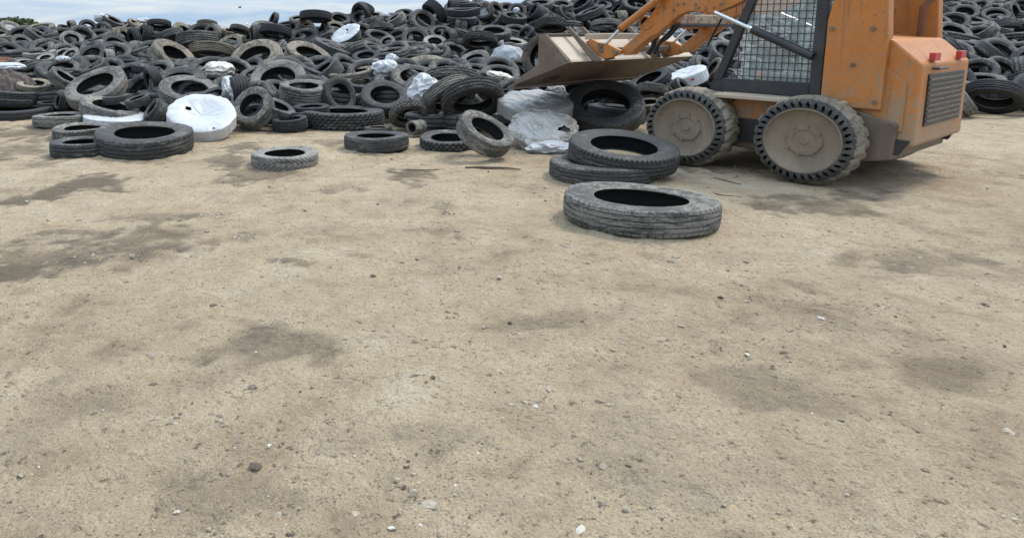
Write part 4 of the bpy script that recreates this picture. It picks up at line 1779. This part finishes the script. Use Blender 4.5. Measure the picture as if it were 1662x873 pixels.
lip = [(topb[0] - .03, topb[1] - .012), (topb[0] + .05, topb[1] - .012), (topb[0] + .05, topb[1] + .012), (topb[0] - .03, topb[1] + .012)]
slab('top_lip', lip, e0, e1, M['steel'], bucket, .004)


def lerp2(p, q, t_):
    return (p[0] + (q[0] - p[0]) * t_, p[1] + (q[1] - p[1]) * t_)


# quick attach: flanges, orange brackets, cross rails
FL = [(919, 44), (926, 44), (946, 66), (978, 97), (962, 100), (930, 58)]
for lf in (.26, .50, 1.42, 1.66):
    fp = lpoly(FL, .28)
    slab('flange', fp, lf, lf + .022, M['steel'], bucket, .004)
BR = [(951, 68), (960.5, 64), (972, 69.5), (984, 70.6), (1006, 82), (1007.5, 87), (991, 94.5), (978, 96), (953, 76)]
bp = lpoly(BR, .31)
pins = [LP(975.6, 74, .31), LP(999, 85, .31)]
for l0 in (.305, 1.61):
    br = slab('bracket', bp, l0, l0 + .05, M['orange'], bucket, .006)
    for pz in pins:
        MB().tube([P3(pz[0], l0 - .018, pz[1]), P3(pz[0], l0 + .10, pz[1])], .026, 16).build('pin', M['steel'], br, smooth=True)
p_r = LP(955, 57, .4)
for (u, v, rr_) in ((962, 60, .03), (985, 82, .028)):
    q = LP(u, v, .4)
    MB().box(P3(q[0] + rr_, .30, q[1] - rr_), P3(q[0] - rr_, 1.68, q[1] + rr_)).build('cross_rail', M['steel_pale'] if v < 70 else M['steel'], bucket, .006)
# dried dirt ledges and torn strap lying along the top edge
cl = MB()
rg = random.Random(3)
clod = crumple('dirt', 33, M['steel'], .3, 3)
for k in range(5):
    pass

# ---- hydraulic cylinders and hoses
for lc in (.41 - .11, 1.60 + .02):
    c0, c1, c2 = LP(985, 71, .31), LP(1010, 48, .34), LP(1083, -9, .34)
    cy = MB().tube([P3(c1[0], lc, c1[1]), P3(lerp2(c1, c2, .03)[0], lc, lerp2(c1, c2, .03)[1]), P3(c2[0], lc, c2[1])], [.036, .036, .036], 18)
    cyl = cy.build('tilt_cylinder', M['orange'], loader, smooth=True)
    MB().tube([P3(c0[0], lc, c0[1]), P3(c1[0], lc, c1[1])], .016, 12).build('rod', M['chrome'], cyl, smooth=True)
    MB().tube([P3(c1[0], lc, c1[1]), P3(*[lerp2(c1, c2, .045)[0], lc, lerp2(c1, c2, .045)[1]])], .040, 18).build('gland', M['rust'], cyl, smooth=True)
for lc in (.29, 1.66):
    r0, r1, r2 = LP(1161, 20.5, .30), LP(1222, 48, .30), LP(1320, 92, .30)
    cyl = MB().tube([P3(r1[0], lc, r1[1]), P3(r2[0], lc, r2[1])], .036, 16).build('lift_cylinder', M['black_paint'], loader, smooth=True)
    MB().tube([P3(r0[0], lc, r0[1]), P3(r1[0], lc, r1[1])], .018, 12).build('rod', M['chrome'], cyl, smooth=True)


def hose(pts, l, rad=.014, name='hose', mat='hose'):
    ps = [P3(*(lambda a: (a[0], l + dl, a[1]))(LP(u, v, l))) for u, v, dl in pts]
    # smooth the run
    sm = []
    P_ = [Vector(p) for p in ps]
    for i in range(len(P_) - 1):
        a, b_, c, d_ = P_[max(i - 1, 0)], P_[i], P_[i + 1], P_[min(i + 2, len(P_) - 1)]
        for k in range(6):
            u_ = k / 6
            sm.append(.5 * ((2 * b_) + (c - a) * u_ + (2 * a - 5 * b_ + 4 * c - d_) * u_ ** 2 + (3 * b_ - a - 3 * c + d_) * u_ ** 3))
    sm.append(P_[-1])
    return MB().tube(sm, rad, 8).build(name, M[mat], loader, smooth=True)


hose([(1098, 30, 0), (1078, 48, 0), (1064, 62, 0), (1060, 76, 0), (1052, 88, 0)], .60, .026)
hose([(1104, 32, 0), (1088, 52, 0), (1072, 68, 0), (1062, 88, 0)], .72, .018)
hose([(1108, 34, 0), (1086, 60, 0), (1068, 74, 0), (1070, 92, 0)], .85, .014)
hose([(1148, 30, 0), (1138, 25, 0), (1128, 24, 0), (1118, 30, 0), (1110, 33, 0)], 1.2, .014)
hose([(1172, 30, 0), (1160, 52, 0), (1150, 72, 0), (1148, 76, 0)], .9, .010)

# tyre riding in the bucket mouth: a thing of its own
bq = LP(882, 101, .30)
btp = ORG + LF * bq[0] + LR * .34
btp.z = bq[1] + .05
bt = make_tyre('car_tyre', pose(btp, Vector((-.55, -.75, .30)).normalized(), .53, .19, 1.0), 'b', 0, 'b', True, rnd)
q = proj(btp)
PLACED.append(dict(u=q[0], v=q[1], W=62, r=.7, p=200, wid=.3, tone='b', tread='b', o=bt, c=btp, n=Vector((0, -1, 0)), D=.62, w=.2, G=False, T=False, R=None,
                   fixed='brown dusty tyre resting inside the mouth of the loader bucket'))
# ------------------------------------------------------------------ trees far beyond the heap
def tree(u, v_top, dist, width, label, seed):
    rg = random.Random(seed)
    base = at_depth(u, 47, dist)
    top = at_depth(u, v_top, dist).z
    x0, y0 = base.x, base.y
    root = empty('leafy_tree', (x0, y0, 0))
    tag(root, label, 'tree', 'trees beyond the heap')
    tr = MB().tube([(0, 0, -.1), (.05, 0, top * .35), (-.05, .05, top * .6), (.1, 0, top * .9)], [.22, .17, .10, .03], 8)
    for k in range(9):
        a = rg.uniform(0, 2 * PI)
        z = top * rg.uniform(.25, .7)
        L = width * rg.uniform(.2, .42)
        tr.tube([(0, 0, z), (L * .5 * math.cos(a), L * .5 * math.sin(a), z + L * .25), (L * math.cos(a), L * math.sin(a), z + L * .45)], [.08, .05, .015], 6)
    tr.build('trunk', M['bark'], root, smooth=True)
    clumps = []
    for k in range(34):
        a = rg.uniform(0, 2 * PI)
        h = rg.random() ** .7
        r = width * .5 * math.sqrt(rg.random()) * (1.0 - .35 * h)
        clumps.append((Vector((r * math.cos(a), r * math.sin(a), top * (.22 + .70 * h))), width * rg.uniform(.07, .13)))
    vs, fs = [], []
    for c, rr in clumps:
        for i in range(150):
            d = Vector((rg.gauss(0, 1), rg.gauss(0, 1), rg.gauss(0, .8)))
            p = c + d * rr * .55
            s = rg.uniform(.10, .22)
            q = Quaternion((rg.gauss(0, 1), rg.gauss(0, 1), rg.gauss(0, 1), rg.gauss(0, 1))).normalized()
            b = len(vs)
            for co in ((-s, -s * .5, 0), (s, -s * .5, 0), (s * .6, s * .6, 0), (-s * .6, s * .6, 0)):
                vs.append(p + q @ Vector(co))
            fs.append((b, b + 1, b + 2, b + 3))
    obj('crown', mesh('crown', vs, fs, M['leaf'], False), root)
    return root


tree(12, 31, 128, 5.6, 'leftmost green tree beyond the heap at the left picture edge', 3)
tree(36, 33, 134, 5.0, 'second green tree beyond the heap, its top above the tan flat tyres', 4)
tree(53, 39, 130, 3.2, 'low green bush beyond the heap, right of the two taller trees', 5)

# a bird high over the heap
bp_ = at_depth(389, 13, 45)
m = MB()
m.tube([(-.10, 0, 0), (-.04, 0, .0), (.06, 0, 0), (.10, 0, .01), (.13, 0, .005)], [.008, .028, .03, .02, .004], 8)
bird = m.build('bird', M['hose'], smooth=True)
for sg in (1, -1):
    w = MB().add([(.05, sg * .02, .02), (-.03, sg * .02, .02), (-.02, sg * .16, .09), (.04, sg * .15, .09), (-.03, sg * .30, .06)], [(0, 1, 2, 3), (3, 2, 4)])
    wo = w.build('wing', M['hose'], bird)
    wo.modifiers.new('thick', 'SOLIDIFY').thickness = .008
bird.location = bp_
bird.rotation_euler = (0, 0, .6)
tag(bird, 'small dark bird flying in the sky above the heap', 'bird')

# ------------------------------------------------------------------ sky and sun
SUN_EL, SUN_AZ = math.radians(56), math.radians(58)      # azimuth measured from straight ahead towards the right
wd = bpy.data.worlds.new('World')
SC.world = wd
wd.use_nodes = True
nt = wd.node_tree
bg = nt.nodes['Background']
sky = nt.nodes.new('ShaderNodeTexSky')
sky.sky_type = 'NISHITA'
sky.sun_disc = False
sky.sun_elevation = SUN_EL
sky.sun_rotation = SUN_AZ
sky.air_density = 1.2
sky.dust_density = 2.0
tc = nt.nodes.new('ShaderNodeTexCoord')
mp = nt.nodes.new('ShaderNodeMapping')
mp.inputs['Scale'].default_value = (4.5, 4.5, 42.0)
mp.inputs['Location'].default_value = (0.6, 0.2, 0.7)
nt.links.new(tc.outputs['Generated'], mp.inputs['Vector'])
sx_ = nt.nodes.new('ShaderNodeSeparateXYZ')
nt.links.new(tc.outputs['Generated'], sx_.inputs[0])
nz = nt.nodes.new('ShaderNodeTexNoise')
nz.inputs['Scale'].default_value = 1.3
nz.inputs['Detail'].default_value = 7
nz.inputs['Roughness'].default_value = 0.55
nz.inputs['Distortion'].default_value = 0.35
nt.links.new(mp.outputs[0], nz.inputs['Vector'])
cr = nt.nodes.new('ShaderNodeValToRGB')
cr.color_ramp.elements[0].position = 0.40
cr.color_ramp.elements[0].color = (4.3, 6.1, 8.4, 1)
cr.color_ramp.elements[1].position = 0.66
cr.color_ramp.elements[1].color = (7.8, 8.5, 9.0, 1)
nt.links.new(nz.outputs['Fac'], cr.inputs['Fac'])
mx = nt.nodes.new('ShaderNodeMix')
mx.data_type = 'RGBA'
mx.inputs[0].default_value = 0.80
nt.links.new(sky.outputs[0], mx.inputs[6])
nt.links.new(cr.outputs['Color'], mx.inputs[7])
# an overcast sky is about three times brighter overhead than at the horizon
gr = nt.nodes.new('ShaderNodeMapRange')
gr.inputs['From Min'].default_value = 0.0
gr.inputs['From Max'].default_value = 1.0
gr.inputs['To Min'].default_value = 0.70
gr.inputs['To Max'].default_value = 1.75
nt.links.new(sx_.outputs['Z'], gr.inputs['Value'])
sv_ = nt.nodes.new('ShaderNodeVectorMath')
sv_.operation = 'SCALE'
nt.links.new(mx.outputs[2], sv_.inputs[0])
nt.links.new(gr.outputs[0], sv_.inputs['Scale'])
nt.links.new(sv_.outputs[0], bg.inputs['Color'])
bg.inputs['Strength'].default_value = 0.085

sl = bpy.data.lights.new('sun', 'SUN')
sl.energy = 1.5
sl.angle = math.radians(14)
sl.color = (1.0, 0.95, 0.88)
so = bpy.data.objects.new('sun', sl)
COL.objects.link(so)
sd = Vector((math.sin(SUN_AZ) * math.cos(SUN_EL), math.cos(SUN_AZ) * math.cos(SUN_EL), math.sin(SUN_EL)))
so.rotation_euler = sd.to_track_quat('Z', 'Y').to_euler()

SC.view_settings.view_transform = 'Standard'
SC.view_settings.look = 'None'
SC.view_settings.gamma = 1
SC.view_settings.use_curve_mapping = False
SC.view_settings.exposure = 0.92
# ------------------------------------------------------------------ labels: every tyre is told apart by its look and what lies beside it
FIXED = {
    (1040, 317): 'large dusty truck tyre with ribbed tread lying flat, nearest on the sand',
    (1013, 232): 'upper truck tyre of the pair stacked in front of the loader wheel',
    (978, 259): 'dark worn tyre lying beneath the truck tyre in front of the loader wheel',
    (462, 244): 'small pale dusty tyre with zigzag tread lying alone on the sand',
    (611, 217): 'dark worn tyre lying alone on the sand right of the small pale tyre',
    (235, 212): 'dark grey tyre leaning on its neighbour, right one of the left ground group',
    (134, 227): 'grey tyre flat on the sand, front one of the left ground group',
    (134, 204): 'tyre with arrow tread lying behind the front one of the left ground group',
    (793, 216): 'dusty grey tyre leaning on the knobby tyre at the foot of the heap',
    (728, 220): 'coarse knobby tyre lying flat under the leaning dusty grey tyre',
    (982, 181): 'big dark truck tyre standing up under the loader bucket',
    (1000, 197): 'dark tyre poking through the opening of the big upright truck tyre',
    (667, 208.5): 'small thick grey solid rubber roller at the foot of the heap',
    (664, 191): 'dark tyre with toothed shoulder standing behind the small rubber roller',
    (768, 172): 'big dark tyre standing upright just above the leaning dusty grey tyre',
    (733, 166): 'ribbed grey tyre leaning left beside the crumpled white bag',
    (735, 138): 'ribbed arched tyre tipped face down above the ribbed leaning one',
    (556, 182): 'very large tyre with block tread lying flat at the foot of the heap',
    (555, 153): 'grey tyre facing the camera, left of a matching pair above the block tread tyre',
    (625, 152): 'grey tyre facing the camera, right of a matching pair above the block tread tyre',
    (493, 136): 'wide ribbed tyre lying flat left of the camera facing pair',
    (407, 185): 'grey tyre swallowing another tyre, right of the big white wrapped tyre',
    (404, 182): 'dark tyre stuffed inside the grey tyre right of the big white wrapped tyre',
    (451, 125): 'large grey tyre facing the camera left of centre with a wide dark opening',
    (412, 90): 'large tan tyre tilted back, right of the stained cream bag',
    (505, 85): 'large tyre with a tan edge tipped right, beside the large tan tyre',
    (288, 89): 'tan grey tyre tipped steeply right in the left half of the heap',
    (153, 133.5): 'large smooth grey tyre tipped left in the left half of the heap',
    (308, 141): 'grey tyre lying in a second one, above the big white wrapped tyre',
    (290, 130): 'dark tyre holding another tyre, above the big white wrapped tyre',
    (325, 166): 'dark tyre lying behind the big white wrapped tyre, only its rim showing',
    (244, 177): 'upright black tyre squeezed against the left of the big white wrapped tyre',
    (370, 150): 'black ribbed tyre with a greyish white bag stuffed in its opening',
    (169, 93): 'upright tyre whose shiny ribbed tread catches the light on the left',
    (18, 43): 'tyre still on its steel rim at the top left, before the trees',
    (10, 99): 'rusty wheel lying flat at the left picture edge',
    (22, 175): 'long black tyre lying lowest in the heap at the left picture edge',
    (30, 145): 'wide ribbed tyre at the left picture edge, second from the bottom',
    (97, 186): 'worn grey tyre lying flat at the left foot of the heap',
    (181, 171): 'twisted grey tyre above the flat white wrapped tyre',
    (673, 122): 'black tyre tilted back with a bright opening rim, right of the silvery bag',
    (692, 106): 'brown edged tyre lying just behind the black tilted one right of the silvery bag',
    (519, 112): 'black block tread tyre tipped left in the middle of the heap',
    (570, 114): 'grey tyre seen edge on, left of the small silvery white bag',
    (706, 66): 'pale ring shaped tyre lying bright among dark ones below the tall stack',
    (499, 50): 'brown tyre facing the camera on the ridge left of the white faced tyre',
    (751, 4): 'topmost tyre of the tall black stack on the skyline',
    (752, 14): 'second tyre from the top of the tall black stack on the skyline',
    (750, 27): 'lowest tyre of the tall black stack on the skyline',
    (775, 121): 'long dark tyre seen edge on, sloping down towards the bucket tip',
    (831, 67): 'pale tan tyre lying flat just above the tied translucent bag',
    (797, 113): 'pale tyre half hidden left of the tied translucent bag',
    (1052, 126): 'dark curved tyre hanging open under the far end of the bucket',
    (835, 24): 'clean black tyre lying flat high on the heap right of the stack',
    (724, 82): 'light grey block shaped tyre sloping right, in the middle of the heap',
    (303, 51): 'grey brown tyre with an open dark centre tipped right near the skyline',
    (687, 32): 'black tyre tipped right',
    (651, 69): 'upper of two dark tyres stacked edge on right of the white faced tyre',
    (655, 79): 'lower of two dark tyres stacked edge on right of the white faced tyre',
    (64, 43): 'tan tyre on top of a stack of three near the left skyline',
    (72, 55): 'middle tyre of the stack of three near the left skyline',
    (78, 65): 'lowest tyre of the stack of three near the left skyline',
}
LAND = [(328, 186, 'big white wrapped tyre'), (190, 188, 'flat white wrapped tyre'), (560, 53, 'white faced tyre'), (624, 112, 'silvery bag'), (826, 101, 'translucent bag'),
        (690, 149, 'crumpled white bag'), (869, 160, 'grey film wrapped tyre'), (880, 210, 'muddy wrapped tyre'), (1112, 117, 'clean white wrapped tyre'),
        (890, 85, 'bucket side plate'), (1030, 112, 'bucket underside'), (1110, 207, 'front loader wheel'), (1060, 40, 'near lift arm'), (354, 114, 'stained cream bag'), (169, 93, 'shiny ribbed tyre'),
        (10, 99, 'rusty wheel'), (20, 122, 'brown tarpaulin'), (752, 14, 'tall black stack'), (706, 66, 'pale ring tyre'), (412, 90, 'large tan tyre'), (153, 133, 'large smooth grey tyre'),
        (556, 182, 'block tread tyre'), (499, 50, 'brown ridge tyre'), (288, 89, 'steep tan tyre'), (673, 122, 'bright rimmed black tyre'), (64, 43, 'stack of three'), (164, 30, 'skyline white bag'),
        (451, 125, 'large grey tyre'), (835, 24, 'clean flat tyre'), (724, 82, 'light block tyre'), (1165, 100, 'cab post'), (1316, 215, 'rear loader wheel'), (1400, 110, 'engine cover'), (1480, 180, 'tail of the loader'), (1640, 150, 'right end of the heap')]
TONEW = {'k': 'black', 'd': 'dark grey', 'g': 'dusty grey', 't': 'tan dusted', 'p': 'pale dusty', 'b': 'brown stained', 'r': 'rusty'}
TREADW = {'a': 'ribbed', 'b': 'siped', 'c': 'block tread', 'z': 'zigzag', 'n': 'knobby', 's': 'bald', 'h': 'ribbed', 'q': 'block tread'}


def posture(d):
    p, r = d['p'] % 360, d['r']
    if r < .16:
        return 'seen edge on'
    if r >= .66:
        return 'facing the camera'
    if 225 <= p <= 315:
        return 'tipped face down'
    if 65 <= p <= 115:
        return 'lying flat' if r < .36 else 'tilted back'
    if 115 < p < 160:
        return 'tipped left'
    if 20 < p < 65:
        return 'tipped right'
    return 'standing on edge'


def where(du, dv):
    a = math.degrees(math.atan2(-dv * 1.25, du)) % 360
    return ['right of', 'above and right of', 'above', 'above and left of', 'left of', 'below and left of', 'below', 'below and right of'][int((a + 22.5) // 45) % 8]


used = {}
VERT = {}
for d in PLACED:
    o = d['o']
    g = 'loose tyres lying on the sand' if d['G'] else 'tyres in the heap'
    key = (d['u'], d['v'])
    cand = []
    if d.get('fixed'):
        cand.append(d['fixed'])
    elif key in FIXED:
        cand.append(FIXED[key])
    near = sorted((x for x in LAND if 10 < math.hypot(x[0] - d['u'], x[1] - d['v'])), key=lambda x: math.hypot(x[0] - d['u'], (x[1] - d['v']) * 1.3))[:6]
    look = TONEW[d['tone']] + ' tyre ' + posture(d)
    look2 = TONEW[d['tone']] + ' ' + TREADW[d['tread']] + ' tyre ' + posture(d)
    for L in (look, look2):
        for i in range(3):
            x = near[i]
            dd = math.hypot(x[0] - d['u'], x[1] - d['v'])
            how = 'just ' if dd < 38 else ('' if dd < 75 else 'some way ')
            cand.append(f"{L}, {how}{where(d['u'] - x[0], d['v'] - x[1])} the {x[2]}")
    for i in range(5):
        for j in range(i + 1, 6):
            x, y = near[i], near[j]
            cand.append(f"{look}, {where(d['u'] - x[0], d['v'] - x[1])} the {x[2]}, {where(d['u'] - y[0], d['v'] - y[1])} the {y[2]}")
            cand.append(f"{look2}, {where(d['u'] - x[0], d['v'] - x[1])} the {x[2]}, {where(d['u'] - y[0], d['v'] - y[1])} the {y[2]}")
    lab = None
    for c in cand:
        if c not in used and len(c.split()) <= 16:
            lab = c
            break
    if lab is None:
        lab = cand[0]
    used[lab] = 1
    cat = 'roller' if o.name.startswith('rubber_roller') else ('truck tyre' if o.name.startswith('truck') else 'tyre')
    tag(o, lab, cat, g)
print('LABELS', len(used), 'of', len(PLACED))
